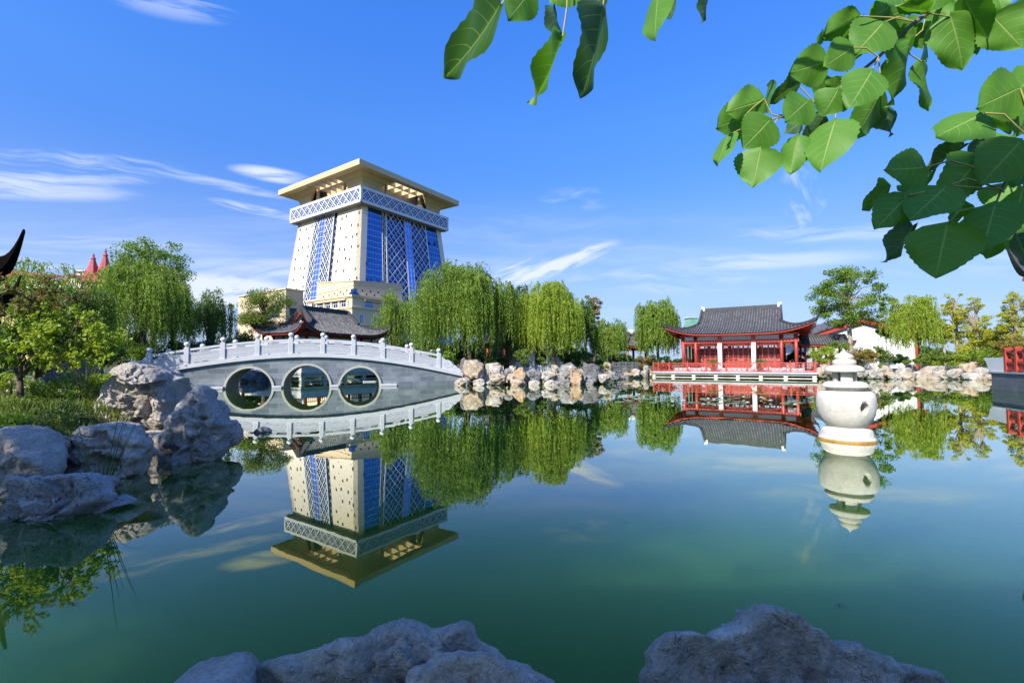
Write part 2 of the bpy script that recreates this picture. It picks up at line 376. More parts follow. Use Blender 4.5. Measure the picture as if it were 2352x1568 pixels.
SLATE=plain('recess_grey',(.22,.22,.21),.6,.1,.5); DARKW=plain('dark_window',(.03,.035,.05),.15,.2,1.); BROWNF=plain('window_surround_brown',(.30,.19,.10),.6,.1)
TCX,TCY,TTH=-51.38,168.0,.9675
T=thing('hotel_tower','cream tower with blue glass and lattice bays under a flat overhanging gold roof','tower',(TCX,TCY,0),TTH)
def ta(z): return 17.71+(51.1-z)*.1056
def FP(k,s,z,out=0.,a=None):
    a=ta(z) if a is None else a
    q=(-a-out,-a+2*a*s) if k%2==0 else (-a+2*a*s,-a-out)
    if k>=2: q=(-q[0],-q[1])
    return (q[0],q[1],z)
def slab(mb,k,s0,s1,z0,z1,o0,o1,a=None):
    return mb.hexa([FP(k,s0,z0,o1,a),FP(k,s1,z0,o1,a),FP(k,s1,z0,o0,a),FP(k,s0,z0,o0,a),FP(k,s0,z1,o1,a),FP(k,s1,z1,o1,a),FP(k,s1,z1,o0,a),FP(k,s0,z1,o0,a)])
def seg(mb,k,s0,z0,s1,z1,w,out,a=None,th=.14):
    A=Vector(FP(k,s0,z0,out,a)); B=Vector(FP(k,s1,z1,out,a)); nrm=Vector((1,0,0)) if k%2==0 else Vector((0,1,0))
    return mb.bar(A,B,w,th,nrm)
def lattice(mb,k,s0,s1,z0,z1,pw,ph,w,out,a=None,WD=38.,both=1,off=0.):
    x0,x1=s0*WD,s1*WD; sl=ph/pw
    for sg in (1,-1):
        c=z0-sl*(x1-x0)*1.0+off*ph
        while c<z1+sl*(x1-x0):
            # z=c+sg*sl*(x-x0)
            pts=[]
            xa,xb=x0,x1
            za,zb=c,c+sg*sl*(x1-x0)
            lo,hi=(0.,1.)
            dz_=zb-za
            t0,t1=(z0-za)/dz_,(z1-za)/dz_
            if t0>t1: t0,t1=t1,t0
            lo=max(lo,t0); hi=min(hi,t1)
            if hi-lo>.02:
                seg(mb,k,s0+(s1-s0)*lo,za+dz_*lo,s0+(s1-s0)*hi,za+dz_*hi,w,out,a)
            c+=ph
ZT=51.1
core=MB(); a0,a1=ta(0)-2.2,ta(ZT)-2.2
core.hexa([(-a0,-a0,0),(a0,-a0,0),(a0,a0,0),(-a0,a0,0),(-a1,-a1,ZT),(a1,-a1,ZT),(a1,a1,ZT),(-a1,a1,ZT)]); core.build('wall_core',SLATE,T)
wl=MB()
for k in (0,2):
    for s0,s1 in ((0,.35),(.71,1)): slab(wl,k,s0,s1,0,ZT,-2.2,0)
for k in (1,3):
    for s0,s1 in ((.0,.035),(.955,1)): slab(wl,k,s0,s1,0,ZT,-2.2,.004)
wl.build('wall',CREAM,T)
blu=MB()
for k in (1,3):
    for s0,s1 in ((.035,.22),(.77,.955)): slab(blu,k,s0,s1,0,ZT,-2.2,-.25)
blu.build('glass_curtain',BLUE,T)
sl2=MB()
for k in (0,2): slab(sl2,k,.352,.398,0,ZT,-2.2,-1.0)
sl2.build('recess_panel',TAN,T)
lg=MB()
for k,bs in ((0,((.40,.53),(.605,.71))),(1,((.265,.49),(.56,.77)))):
    for kk in (k,k+2):
        for s0,s1 in bs: slab(lg,kk,s0,s1,0,ZT,-2.2,-.5)
lg.build('bay_glass',BLUED,T)
cg=MB()
for k,(s0,s1) in ((0,(.53,.605)),(1,(.49,.56))):
    for kk in (k,k+2): slab(cg,kk,s0,s1,0,ZT-.2,-2.2,.25)
cg.build('glass_column',BLUEL,T)
lt=MB()
for s0,s1 in ((.40,.53),(.605,.71)):
    lattice(lt,0,s0,s1,4,ZT,2.5,3.7,.26,.05); lattice(lt,0,s0,s1,4,ZT,2.5,3.7,.09,.02,off=.5); 
for s0,s1 in ((.265,.49),(.56,.77)):
    lattice(lt,1,s0,s1,4,ZT,4.2,4.8,.22,.05); lattice(lt,1,s0,s1,4,ZT,2.1,2.4,.09,.02)
for k,ss in ((0,(.40,.53,.605,.71)),(1,(.265,.49,.56,.77))):
    for s in ss: seg(lt,k,s,0,s,ZT,.42,.08)
for s in (.224,.262,.243): seg(lt,1,s,0,s,ZT,.12,-.1)
for i in range(22):
    z=4+i*2.2; seg(lt,1,.224,z,.262,z+(1.1),.1,-.1); seg(lt,1,.262,z+1.1,.224,z+2.2,.1,-.1); seg(lt,0,.355,z,.395,z+1.1,.1,-.6); seg(lt,0,.395,z+1.1,.355,z+2.2,.1,-.6)
lt.build('lattice_bars',WHITEF,T)
ml=MB()
z=3.
while z<ZT:
    for s0,s1 in ((.035,.22),(.77,.955)): seg(ml,1,s0,z,s1,z,.10,-.2,th=.08)
    z+=1.85
z=3.
while z<ZT-.5:
    seg(ml,0,.53,z,.605,z,.14,.3,th=.08); seg(ml,1,.49,z,.56,z,.14,.3,th=.08); z+=1.85
for s in (.53,.5675,.605): seg(ml,0,s,0,s,ZT-.2,.12,.3,th=.08)
for s in (.49,.525,.56): seg(ml,1,s,0,s,ZT-.2,.12,.3,th=.08)
ml.build('mullions',WHITEF,T)
md=MB()
for a_,c_ in ((.035,.22),(.77,.955)):
    for i in range(1,7):
        s=a_+(c_-a_)*i/7; seg(md,1,s,0,s,ZT,.05,-.22,th=.06)
md.build('glazing_joints',DARKW,T)
def twin(k,s,z,w,h):
    q=MB(); q.k=0; D=38.; ds=w/2/ (2*ta(z))
    slab(q,k,s-ds*1.35,s+ds*1.35,z-h*.66,z+h*.66,-.1,.035)
    q.k=1; slab(q,k,s-ds,s+ds,z-h/2,z+h/2,-.1,.06); q.build('window',[BROWNF,DARKW],T)
for r_ in range(12):
    z=48.6-r_*3.55
    if z<12: break
    for j,s in enumerate((.045,.12,.20,.29)):
        off=(.0,-.55,.15,-.4)[(j+r_)%4]
        if (j*3+r_*2)%5!=3: twin(0,s+.012*((r_+j)%3-1),z+off*.8,.55,.78)
    for j,s in enumerate((.76,.84,.93)):
        off=(.3,-.5,0)[(j+r_)%3]
        if (j+r_*2)%4!=3: twin(0,s+.012*((r_*2+j)%3-1),z+off*.8,.55,.78)
sw=MB()
for r_ in range(12):
    z=46.9-r_*3.55
    if z<12: break
    for j,s in enumerate((.08,.235,.8)): slab(sw,0,s-.004,s+.004,z-.18,z+.18,-.1,.03)
sw.build('vent_holes',DARKW,T)
ow=MB()
for s,z in ((.055,26.5),(.10,26.6),(.165,27.),(.05,31.9),(.80,44.5),(.83,33),(.88,45)):
    A=Vector(FP(1,s,z,-.2)); ow.hexa([Vector(FP(1,s,z,-.2)),Vector(FP(1,s+.02,z,-.2)),Vector(FP(1,s+.02,z,.3)),Vector(FP(1,s,z,.3)),Vector(FP(1,s,z+1.2,-.2)),Vector(FP(1,s+.02,z+1.2,-.2)),Vector(FP(1,s+.02,z+1.2,-.15)),Vector(FP(1,s,z+1.2,-.15))])
ow.build('open_window',BLUED,T)
# waist box
wa=19.8; z0,z1=51.12,56.25
wb_=MB(); wb_.box(-wa+.35,wa-.35,-wa+.35,wa-.35,z0+.3,z1-.3); wb_.build('waist_glass',BLUE,T)
wf=MB()
for k in range(4):
    sl_=lambda s0,s1,za,zb,o1: slab(wf,k,s0,s1,za,zb,-.5,o1,wa)
    sl_(0,1,z0,z0+.85,0.); sl_(0,1,z1-.85,z1,0.)
    sl_(0.,.018,z0+.85,z1-.85,0.002); sl_(.982,1.,z0+.85,z1-.85,.002)
wf.build('waist_frame',WHITEF,T)
wlat=MB()
for k in (0,1):
    lattice(wlat,k,.018,.982,z0+.85,z1-.85,3.3,3.43,.34,-.06,wa,39.6); 
    for of in (.36,.68): lattice(wlat,k,.018,.982,z0+.85,z1-.85,3.3,3.43,.08,-.12,wa,39.6,off=of)
wlat.build('waist_lattice',WHITEF,T)
ws=MB(); ws.box(-wa+.4,wa-.4,-wa+.4,wa-.4,z0-.02,z0+.28)
for k in (0,1):
    for i in range(40):
        s=.01+i*.0245; seg(ws,k,s,z0-.35,s+.0245,z0-.35,.1,-1.0,wa); seg(ws,k,s,z0-.35,s+.012,z0,.1,-.4,wa); seg(ws,k,s+.012,z0,s+.0245,z0-.35,.1,-1.6,wa)
ws.build('waist_soffit',SLATE,T)
# roof: coved corners, openings with beams
HR=62.85; hr=22.6; TH_=1.75
prof=[(17.4,z1-.4),(17.4,57.6),(17.6,58.7),(18.1,59.7),(18.9,60.5),(20.0,61.0),(hr-.02,HR-TH_)]
def RP(k,a,s,z):  # point at half-width a on side k, along fraction of own half width s in[-1,1]
    x,y=-a,s
    for _ in range(k): x,y=-y,x
    return (x,y,z)
for k in range(4):
    for sg in (-1,1):
        rf=MB(); rows=[]
        for i,(a,z) in enumerate(prof):
            lim=(11.0,10.7,10.2,9.4,8.3,7.3,6.6)[i]
            rows.append([RP(k,a,sg*(lim+(a-lim)*j/10),z) for j in range(11)])
        rf.grid(rows,len(rows),11)
        # edge return of the opening, 1 m thick
        for i in range(len(prof)-1):
            a,z=prof[i]; a2,z2=prof[i+1]; lm=(11.0,10.7,10.2,9.4,8.3,7.3,6.6)
            rf.quad(RP(k,a,sg*lm[i],z),RP(k,a2,sg*lm[i+1],z2),RP(k,min(a2,hr-2.4),sg*lm[i+1],HR-.2),RP(k,a-2,sg*lm[i],max(z,HR-.2)))
        rf.build('cove',ROOFP,T)
fs=MB()
for k in range(4):
    A=[RP(k,hr,-hr,0),RP(k,hr,hr,0),RP(k,hr-.5,hr-.5,0),RP(k,hr-.5,-(hr-.5),0)]
    fs.hexa([(q[0],q[1],HR-TH_) for q in A]+[(q[0],q[1],HR) for q in A])
fs.build('fascia',FASC,T)
dk=MB()
# top deck ring plus corners (open over the beam bays)
def dbox(k,x0,x1,y0,y1,za,zb):
    P=[RP(k,-x,y,0) for x,y in ((x0,y0),(x1,y0),(x1,y1),(x0,y1))]
    dk.hexa([(q[0],q[1],za) for q in P]+[(q[0],q[1],zb) for q in P])
for k in range(4):
    dbox(k,-hr+.5,-hr+2.6,-hr+2.6,hr-2.6,HR-1.6,HR-.1)
    dbox(k,-hr+.5,-hr+2.6,-hr+.5,-hr+2.6,HR-1.6,HR-.1)
    for sg in (-1,1):
        y0,y1=sorted((sg*8.6,sg*(hr-2.6))); dbox(k,-hr+2.6,-12.5,y0,y1,HR-.5,HR-.1)
dk.box(-12.5,12.5,-12.5,12.5,55.5,HR-.1)
dk.build('roof_deck',ROOFP,T)
for k in range(4):
    bm=MB()
    for y in (-6.6,-3.3,0,3.3,6.6):
        A=RP(k,hr-2.6,y,HR-.85); B=RP(k,12.5,y,HR-.85); bm.bar(A,B,.3,1.5)
    for a in (16.6,):
        bm.bar(RP(k,a,-8.6,HR-.86),RP(k,a,8.6,HR-.86),.3,1.48)
    for y in (-7.5,7.5): bm.bar(RP(k,16.8,y,55),RP(k,16.8,y,HR-1.5),.7,.7)
    bm.build('roof_beams',FASC,T)
# ---- podium in front of the tower
u_=Vector((math.cos(TTH),math.sin(TTH),0)); w_=Vector((-math.sin(TTH),math.cos(TTH),0))
PCREAM=brickmat('podium_cream_render',(.62,.49,.31),(.64,.51,.33),(.57,.44,.28),40,1.4,'xz',.7,.02,.08,bmp=.1)
Pd=thing('podium_building','low cream podium with cornices and small square windows in front of the tower','building',(-38.1,111,0),TTH)
# local: x along right face (u), y along left face (w); near corner at origin
q=MB(); L1,L2=15.4,15.1
q.hexa([(0,0,17.5),(L1,0,17.5),(L1,L2,17.5),(0,L2,17.5),(0,0,21.2),(L1,0,22.5),(L1,L2,23.4),(0,L2,22.3)]); q.build('upper_storey',PCREAM,Pd)
q=MB(); q.hexa([(-.12,-.12,20.2),(L1+.1,-.12,20.9),(L1+.1,.02,20.9),(-.12,.02,20.2),(-.12,-.12,20.32),(L1+.1,-.12,21.02),(L1+.1,.02,21.02),(-.12,.02,20.32)])
q.hexa([(-.12,-.12,20.2),(.02,-.12,20.2),(.02,L2+.1,19.2),(-.12,L2+.1,19.2),(-.12,-.12,20.32),(.02,-.12,20.32),(.02,L2+.1,19.32),(-.12,L2+.1,19.32)])
q.hexa([(-.15,-.15,21.15),(L1+.1,-.15,22.45),(L1+.1,.3,22.45),(-.15,.3,21.15),(-.15,-.15,21.4),(L1+.1,-.15,22.7),(L1+.1,.3,22.7),(-.15,.3,21.4)])
q.hexa([(-.15,-.15,21.15),(.3,-.15,21.15),(.3,L2+.1,22.25),(-.15,L2+.1,22.25),(-.15,-.15,21.4),(.3,-.15,21.4),(.3,L2+.1,22.5),(-.15,L2+.1,22.5)])
q.build('cornice',PCREAM,Pd)
q=MB(); q.box(-1.2,24,-1.2,17.2,0,17.5); q.build('lower_storey',PCREAM,Pd)
q=MB()
for z,o_,h_ in ((17.3,.45,.4),(17.05,.25,.25),(14.6,.3,.3),(14.35,.15,.25),(10.6,.25,.3)): q.box(-1.2-o_,24+o_,-1.2-o_,17.2+o_,z,z+h_)
q.build('lower_cornice',PCREAM,Pd)
for i in range(5):
    for row,(zz) in enumerate((19.0,18.2)):
        for side in (0,1):
            t=2.6+i*2.4+(1.2 if row else 0); z=zz+(0.10*i if side else -.18*i)+.2
            if z<17.8: continue
            m_=MB()
            if side: m_.box(t-.22,t+.22,-.03,.05,z-.22,z+.22)
            else: m_.box(-.03,.05,t-.22,t+.22,z-.22,z+.22)
            m_.build('window',DARKW,Pd)
m_=MB()
for d in ((1.8,19.4),(2.8,18.6),(3.6,18.1)): m_.box(-.06,d[0]*.55,-.06,.0,17.55,d[1]); m_.box(-.06,.0,0,d[0]*.55,17.55,d[1])
m_.build('corner_glazing',BLUED,Pd)
def pwin(face,t,zc,w,h,nm=3):
    m_=MB(); 
    def bx(t0,t1,o0,o1,za,zb):
        if face=='r': m_.box(t0,t1,-1.2-o1,-1.2-o0,za,zb)
        else: m_.box(-1.2-o1,-1.2-o0,t0,t1,za,zb)
    m_.k=0; bx(t-w/2,t+w/2,-.3,.01,zc-h/2,zc+h/2); m_.k=1
    for i in range(nm+1): bx(t-w/2+w*i/nm-.05,t-w/2+w*i/nm+.05,0,.07,zc-h/2,zc+h/2)
    for i in range(3): bx(t-w/2,t+w/2,0.,.06,zc-h/2+h*i/2-.05,zc-h/2+h*i/2+.05)
    m_.build('window',[BLUED,WHITEF],Pd)
for t in (3.6,8.3,13,17.5): pwin('r',t,15.95,2.5,1.9,4)
for t in (2.0,5.2,8.2,11.2,14.4): pwin('l',t,15.95,1.7,1.9,2)
for t in (1.4,5.6,7.2,11,12.6,16): pwin('r',t,12.1,.9,2.2,2)
for t in (2,6,10,14): pwin('l',t,12.1,.9,2.2,2)
q=MB(); q.box(1.9,20,-1.95,-1.2,17.0-.0,17.02); q.box(2.0,5.4+14,-1.85,-1.2,16.55,16.85); q.box(-1.85,-1.2,.8,13.3,16.55,16.85)
for t in (.4,3.6,6.7,9.7,12.8): q.box(-1.5,-1.2,t-.3,t+.3,14.9,16.55)
q.build('awning_ledge',PCREAM,Pd)
# annex on the left
An=thing('annex_building','plain cream annex block left of the tower behind the feathery tree','building',(-60.7,124,0),TTH)
q=MB(); q.box(0,5,0,26,0,21.4); q.build('wall',PCREAM,An)
q=MB(); q.box(-.3,5.3,-.3,26.3,21.4,21.7); q.box(-.12,5.1,-.12,26.1,19.0,19.15); q.build('cornice',PCREAM,An)
q=MB(); q.box(1.1,3.2,-.05,.1,13,16.5); q.build('window',BLUED,An)
q=MB(); q.box(-.05,.1,3,9,14,17.5); q.build('window',BLUED,An)
# scaffolded tower far behind the red pavilion
p_=at(1590,842,420); Sx=thing('distant_tower_block','tiny green-netted tower block far behind the red pavilion','building',(p_.x,420,0),.2)
q=MB(); q.box(-4.2,4.2,-4,4,0,1.5+(831-731)*420/1066); q.build('netting',plain('green_netting',(.16,.34,.27),.8,.15,.3),Sx)
q=MB(); q.box(-5.,5.,-4.6,4.6,1.5+(831-731)*420/1066,3+(831-731)*420/1066); q.build('parapet',plain('pale_parapet',(.35,.45,.45),.8,.1),Sx)
# ================================================================ white stone bridge
STONE=plain('white_granite',(.50,.505,.525),.55,.07,3.,bmp=.15,bscale=60)
STONE2=plain('carved_granite',(.41,.42,.445),.6,.07,3.,bmp=.15,bscale=60)
BRICK=brickmat('grey_stone_block',(.085,.105,.13),(.255,.285,.31),(.26,.28,.29),.95,.30,'xz',.6,.010,.55)
RING=plain('arch_ring_stone',(.42,.405,.33),.6,.08,2.,bmp=.1)
BD=Vector((.949,.317,0)).normalized(); BRZ=math.atan2(BD.y,BD.x)
BO=Vector((-16.06,27.8,0))
def face_sz(px,py,P0,d):
    """pixel -> (s,z) on the vertical plane through P0 along d"""
    r=ray(px,py); # P = t*r ; (P-P0) x d = 0 in plan
    t=(P0.x*d.y-P0.y*d.x)/(r.x*d.y-r.y*d.x)
    P=r*t; return ((P.x-P0.x)*d.x+(P.y-P0.y)*d.y, P.z+CAMZ)
B=thing('arch_bridge','white stone footbridge with three round arches and ball-topped railing posts','bridge',BO,BRZ)
BW=3.0 # width
fs_=lambda x,y: face_sz(x,y,BO,BD)
# deck edge profile (bottom of the white coping), traced along the span
prof_px=[(290,869),(345,861),(410,850),(459,842),(515,832.5),(590,825),(668,820.8),(741,820.6),(812,824.5),(880,830.5),(945,839.5),(1008,852.5),(1062,864)]
prof=[fs_(x,y) for x,y in prof_px]
def zprof(s,arr=None):
    arr=prof if arr is None else arr
    for (a,za),(c,zc) in zip(arr,arr[1:]):
        if s<=c or (c,zc)==arr[-1]: t=(s-a)/(c-a); return za+(zc-za)*t
# fit smooth cubic through the profile
_c=np.polyfit([q[0] for q in prof],[q[1] for q in prof],4); zd=lambda s: float(np.polyval(_c,s))
S0,S1=prof[0][0],prof[-1][0]
arches=[]
for xl,xr,yt in ((518.8,624.9,845.5),(651.3,756.8,839),(780.8,871.9,844)):
    yb=890
    a=fs_(xl,yb)[0]; c=fs_(xr,yb)[0]; zt=fs_((xl+xr)/2,yt)[1]; arches.append(((a+c)/2,(c-a)/2,zt))
wallm=MB(); N=24; SY=0.
def arcpts(cx,r,zt,n=N,rr=None):
    rr=r if rr is None else rr
    zc=zt-r
    return [(cx+rr*math.cos(PI-PI*i/n*1.0),zc+rr*math.sin(PI-PI*i/n)) for i in range(n+1)],zc
# front/back faces made of vertical strips above the arches
def wall_face(y,flip):
    xs_=[S0]
    for cx,r,zt in arches: xs_+= [cx+r*math.cos(PI-PI*i/N) for i in range(N+1)]
    xs_+=[S1]; xs_=sorted(set(round(x,4) for x in xs_))
    full=[]
    for a,c in zip(xs_,xs_[1:]):
        n=max(1,int((c-a)/.6)); full+=[a+(c-a)*i/n for i in range(n)]
    full.append(xs_[-1])
    def zlow(x,side):
        for cx,r,zt in arches:
            if cx-r+1e-3<x<cx+r-1e-3: return zt-r+math.sqrt(max(0,r*r-(x-cx)**2))
            if abs(x-(cx-r))<=1e-3: return (zt-r) if side>0 else -.6
            if abs(x-(cx+r))<=1e-3: return (zt-r) if side<0 else -.6
        return -.6
    for a,c in zip(full,full[1:]):
        q=[(a,y,zlow(a,1)),(c,y,zlow(c,-1)),(c,y,zd(c)),(a,y,zd(a))]
        if not flip: wallm.quad(*q)
        else: wallm.quad(*reversed(q))
wall_face(0,False); wall_face(BW,True)
wallm.quad((S0,0,-.6),(S0,BW,-.6),(S0,BW,zd(S0)),(S0,0,zd(S0))); wallm.quad((S1,0,-.6),(S1,0,zd(S1)),(S1,BW,zd(S1)),(S1,BW,-.6))
wallm.build('spandrel_wall',BRICK,B)
for cx,r,zt in arches:
    am=MB(); zc=zt-r
    rows=[]
    for y in (-.10,0.,BW,BW+.1):
        rows.append([(cx+r*math.cos(PI-PI*i/N),y,zc+r*math.sin(PI-PI*i/N)) for i in range(N+1)])
    rows=[[ (cx-r,rw[0][1],-.6)]+rw+[(cx+r,rw[0][1],-.6)] for rw in rows]
    am.grid(rows,4,N+3)
    R2=r+.12
    for y,sg in ((-.10,1),(BW+.10,-1)):
        for i in range(N):
            a0_=PI-PI*i/N; a1_=PI-PI*(i+1)/N
            P=[(cx+r*math.cos(a0_),y,zc+r*math.sin(a0_)),(cx+r*math.cos(a1_),y,zc+r*math.sin(a1_)),(cx+R2*math.cos(a1_),y,zc+R2*math.sin(a1_)),(cx+R2*math.cos(a0_),y,zc+R2*math.sin(a0_))]
            am.quad(*(P if sg>0 else P[::-1]))
            yy=0. if sg>0 else BW
            am.quad((P[3][0],y,P[3][2]),(P[2][0],y,P[2][2]),(P[2][0],yy,P[2][2]),(P[3][0],yy,P[3][2]))
        for x0,x1 in ((cx-R2,cx-r),(cx+r,cx+R2)): am.box(x0,x1,min(y,y+.1*sg),max(y,y+.1*sg),-.6,zc)
    am.build('arch_ring',RING,B,smooth=False)
cm=MB()
for (cx,r,zt),(dl,dr) in zip(arches,((.95,.0),(.0,.0),(.0,.8))):
    pass
edges=[(arches[0][0]-arches[0][1]-1.1,arches[0][0]-arches[0][1]-.12)]
for A_,C_ in zip(arches,arches[1:]): edges.append((A_[0]+A_[1]+.12,C_[0]-C_[1]-.12))
edges.append((arches[2][0]+arches[2][1]+.12,arches[2][0]+arches[2][1]+1.0))
for a,c in edges: cm.box(a-.05,c+.05,-.45,-.003,.02,.15)
cm.build('pier_ledge',STONE,B)
# coping and deck
ns=60; ss=[S0+(S1-S0)*i/ns for i in range(ns+1)]
for y0,y1 in ((-.14,.26),(BW-.26,BW+.14)):
    cp=MB()
    for a,c in zip(ss,ss[1:]):
        cp.hexa([(a,y0,zd(a)),(c,y0,zd(c)),(c,y1,zd(c)),(a,y1,zd(a)),(a,y0,zd(a)+.24),(c,y0,zd(c)+.24),(c,y1,zd(c)+.24),(a,y1,zd(a)+.24)])
    cp.build('coping',STONE,B)
dkm=MB()
for a,c in zip(ss,ss[1:]): dkm.quad((a,.26,zd(a)+.1),(c,.26,zd(c)+.1),(c,BW-.26,zd(c)+.1),(a,BW-.26,zd(a)+.1))
dkm.build('deck',STONE2,B)
posts=[fs_(x,800)[0] for x in (342,429,511.2,591.2,668.3,741.5,811.8,880,945,1007.8)]
_p=np.polyfit(range(10),posts,1); posts=[float(_p[1]+_p[0]*i) for i in range(10)]
PH=.98
postm=MB(); postm.box(-.125,.125,-.125,.125,-.05,PH); 
ballp=[(.0,0),(.09,.005),(.10,.03),(.075,.055)]+[(max(.001,.155*math.sin(t)),.19-.145*math.cos(t)) for t in [PI*(.18+.82*i/10) for i in range(11)]]
first=None
for y in (.06,BW-.06):
    for s in posts:
        if first is None:
            first=postm.build('post',STONE,B,bevel=.012); first.location=(s,y,zd(s)+.24)
            bb=MB(); bb.lathe(ballp,16,(0,0,PH)); fb=bb.build('ball_finial',STONE,first,smooth=True)
        else:
            c=first.copy(); COL.objects.link(c); c.location=(s,y,zd(s)+.24); d=fb.copy(); COL.objects.link(d); d.parent=c
def zz(s): return zd(s)+.24
for y in (.06,BW-.06):
    for a,c in zip(posts,posts[1:]):
        a2,c2=a+.12,c-.12; n=6
        pn=MB(); rl=MB(); sc_=MB(); ys=[a2+(c2-a2)*i/n for i in range(n+1)]
        for i in range(n):
            p0,p1=ys[i],ys[i+1]
            def hx(mb,y0,y1,zl,zh): mb.hexa([(p0,y0,zz(p0)+zl),(p1,y0,zz(p1)+zl),(p1,y1,zz(p1)+zl),(p0,y1,zz(p0)+zl),(p0,y0,zz(p0)+zh),(p1,y0,zz(p1)+zh),(p1,y1,zz(p1)+zh),(p0,y1,zz(p0)+zh)])
            hx(pn,y-.05,y+.05,.07,.60); hx(rl,y-.075,y+.075,.76,.89)
            if i in (0,n-1): hx(pn,y-.045,y+.045,-.02,.07)
        pn.build('railing_panel',STONE2,B); rl.build('handrail',STONE,B)
        mid=(a+c)/2; w=.22
        for t in (mid,):
            sc_.hexa([(t-w,y-.055,zz(t-w)+.6),(t+w,y-.055,zz(t+w)+.6),(t+w,y+.055,zz(t+w)+.6),(t-w,y+.055,zz(t-w)+.6),(t-w,y-.055,zz(t-w)+.74),(t+w,y-.055,zz(t+w)+.74),(t+w,y+.055,zz(t+w)+.74),(t-w,y+.055,zz(t-w)+.74)])
            for q_ in (-.12,0,.12):
                sc_.tube([(t+q_+.05*math.cos(k*.7),y-.06,zz(t+q_)+.67+.04*math.sin(k*.7)) for k in range(8)],.012,5)
        sc_.build('scroll_block',SLATE if False else STONE2,B)
        # carved outline on the panel
        ol=MB(); pts=[]
        for t,zv in [(.1,.18),(.5,.18),(.9,.18),(.95,.24),(.95,.42),(.9,.49),(.5,.49),(.1,.49),(.05,.42),(.05,.24),(.1,.18)]:
            s=a2+(c2-a2)*t; pts.append((s,y-.052,zz(s)+zv))
        ol.tube(pts,.008,4,cap=False); ol.build('carved_outline',plain('carved_line',(.36,.36,.38),.7,.05) if 'carved_line' not in bpy.data.materials else bpy.data.materials['carved_line'],B)
# scroll ends (baogu stones)
def scroll_end(sa,sb,y,sg):
    L=abs(sb-sa); P=[]
    outl=[(0,0),(0,.80),(.08,.80),(.12,.72),(.20,.70),(.24,.62),(.32,.66),(.42,.66),(.52,.58),(.56,.48),(.60,.40),(.68,.42),(.76,.34),(.80,.27),(.88,.28),(.94,.20),(1.,.05),(1.,0)]
    P=[(sa+sg*L*t, zz(sa+sg*L*t)+v) for t,v in outl]
    m_=MB(); m_.prism(P if sg>0 else P[::-1],y-.07,y+.07); m_.build('scroll_end',STONE,B)
    sp_=MB(); cx=sa+sg*L*.34; cz=zz(cx)+.36
    sp_.tube([(cx+sg*(.03+.022*k)*math.cos(k*.55)*L,y-.075,cz+(.03+.022*k)*1.0*math.sin(k*.55)) for k in range(14)],.011,4)
    sp_.build('spiral_carving',bpy.data.materials['carved_line'],B)
for y in (.06,BW-.06):
    scroll_end(posts[-1]+.12,fs_(1060,850)[0],y,1)
    scroll_end(posts[0]-.12,fs_(290,850)[0],y,-1)
# ================================================================ stone lantern in the water
LST=plain('lantern_granite',(.60,.56,.50),.9,.14,5.,bmp=.8,bscale=70,grime=(.40,.37,.30))
LX=face_sz(1945,1018,Vector((0,10.95*1.5/1.4,0)),Vector((1,0,0)))
LD=9.0
lp=at(1945,1005,LD); Ln=thing('stone_lantern','white granite pagoda lantern with a round drum standing in the pond','lantern',(lp.x,LD,0),R(20))
px2m=LD/F*1.0
def LZ(y): return CAMZ+(829.9-y)*LD/F
def LR(w): return w*LD/F/1.215
def lprof(pts): return [(LR(r),LZ(y)) for r,y in pts]
q=MB(); q.lathe([(LR(66),-.5),(LR(66),LZ(1006))]+lprof([(66,1003),(64,1000),(60.5,998),(60,988),(57,983),(50,979),(44,977)]),40); q.build('base',LST,Ln,smooth=True)
q=MB(); q.lathe(lprof([(40,978),(46,976),(58,965),(66,948),(69,930),(68.5,912),(65,901),(58,897),(46,896)]),48); drum=q.build('drum',LST,Ln,smooth=True)
q=MB(); q.lathe(lprof([(43,897),(45,893),(47,888),(56,888.5),(56,886),(48,878),(38,875)]),40); q.build('lower_tray',LST,Ln,smooth=True)
# firebox: four curved pillars around a square opening
q=MB(); r_i,r_o=LR(19),LR(28); zb,zt2=LZ(878),LZ(850)
for k in range(4):
    a0_=R(45)+k*PI/2-R(29); P=[]
    n=8; rows=[]
    for i in range(n+1):
        a=a0_+R(58)*i/n; rows.append([(r_o*math.cos(a),r_o*math.sin(a)),(r_i*math.cos(a),r_i*math.sin(a))])
    for i in range(n):
        (o1,i1),(o2,i2)=rows[i],rows[i+1]
        q.hexa([(i1[0],i1[1],zb),(o1[0],o1[1],zb),(o2[0],o2[1],zb),(i2[0],i2[1],zb),(i1[0],i1[1],zt2),(o1[0],o1[1],zt2),(o2[0],o2[1],zt2),(i2[0],i2[1],zt2)])
q.build('firebox',LST,Ln)
q=MB(); q.lathe(lprof([(31,852),(46,854),(46.5,850),(44,844),(35,839.5),(26,838)]),40); q.build('upper_tray',LST,Ln,smooth=True)
q=MB(); q.lathe(lprof([(24,839),(27,836),(28,832),(27,828),(23,826),(21,825.5),(19.5,824)]),32); q.build('cap_ring',LST,Ln,smooth=True)
q=MB(); q.lathe(lprof([(19,826),(22,822),(22.5,818),(18,814),(11,811),(6,808),(2.5,804),(.3,801)]),32); q.build('finial',LST,Ln,smooth=True)
# drum opening
ang=math.atan2(-LD,-lp.x)-R(20)+R(37)
hd=Vector((math.cos(ang),math.sin(ang),0))
q=MB(); c0=hd*(LR(69)-.055)+Vector((0,0,LZ(931))); rt=Vector((-hd.y,hd.x,0))
rows=[[tuple(c0+rt*.075*math.cos(t)+Vector((0,0,.085*math.sin(t)))+hd*d*1.0) for t in [2*PI*i/16 for i in range(16)]] for d in (-.10,.0,.045)]
q.grid(rows,3,16,closed=True); q.quad(*[rows[0][i] for i in range(16)])
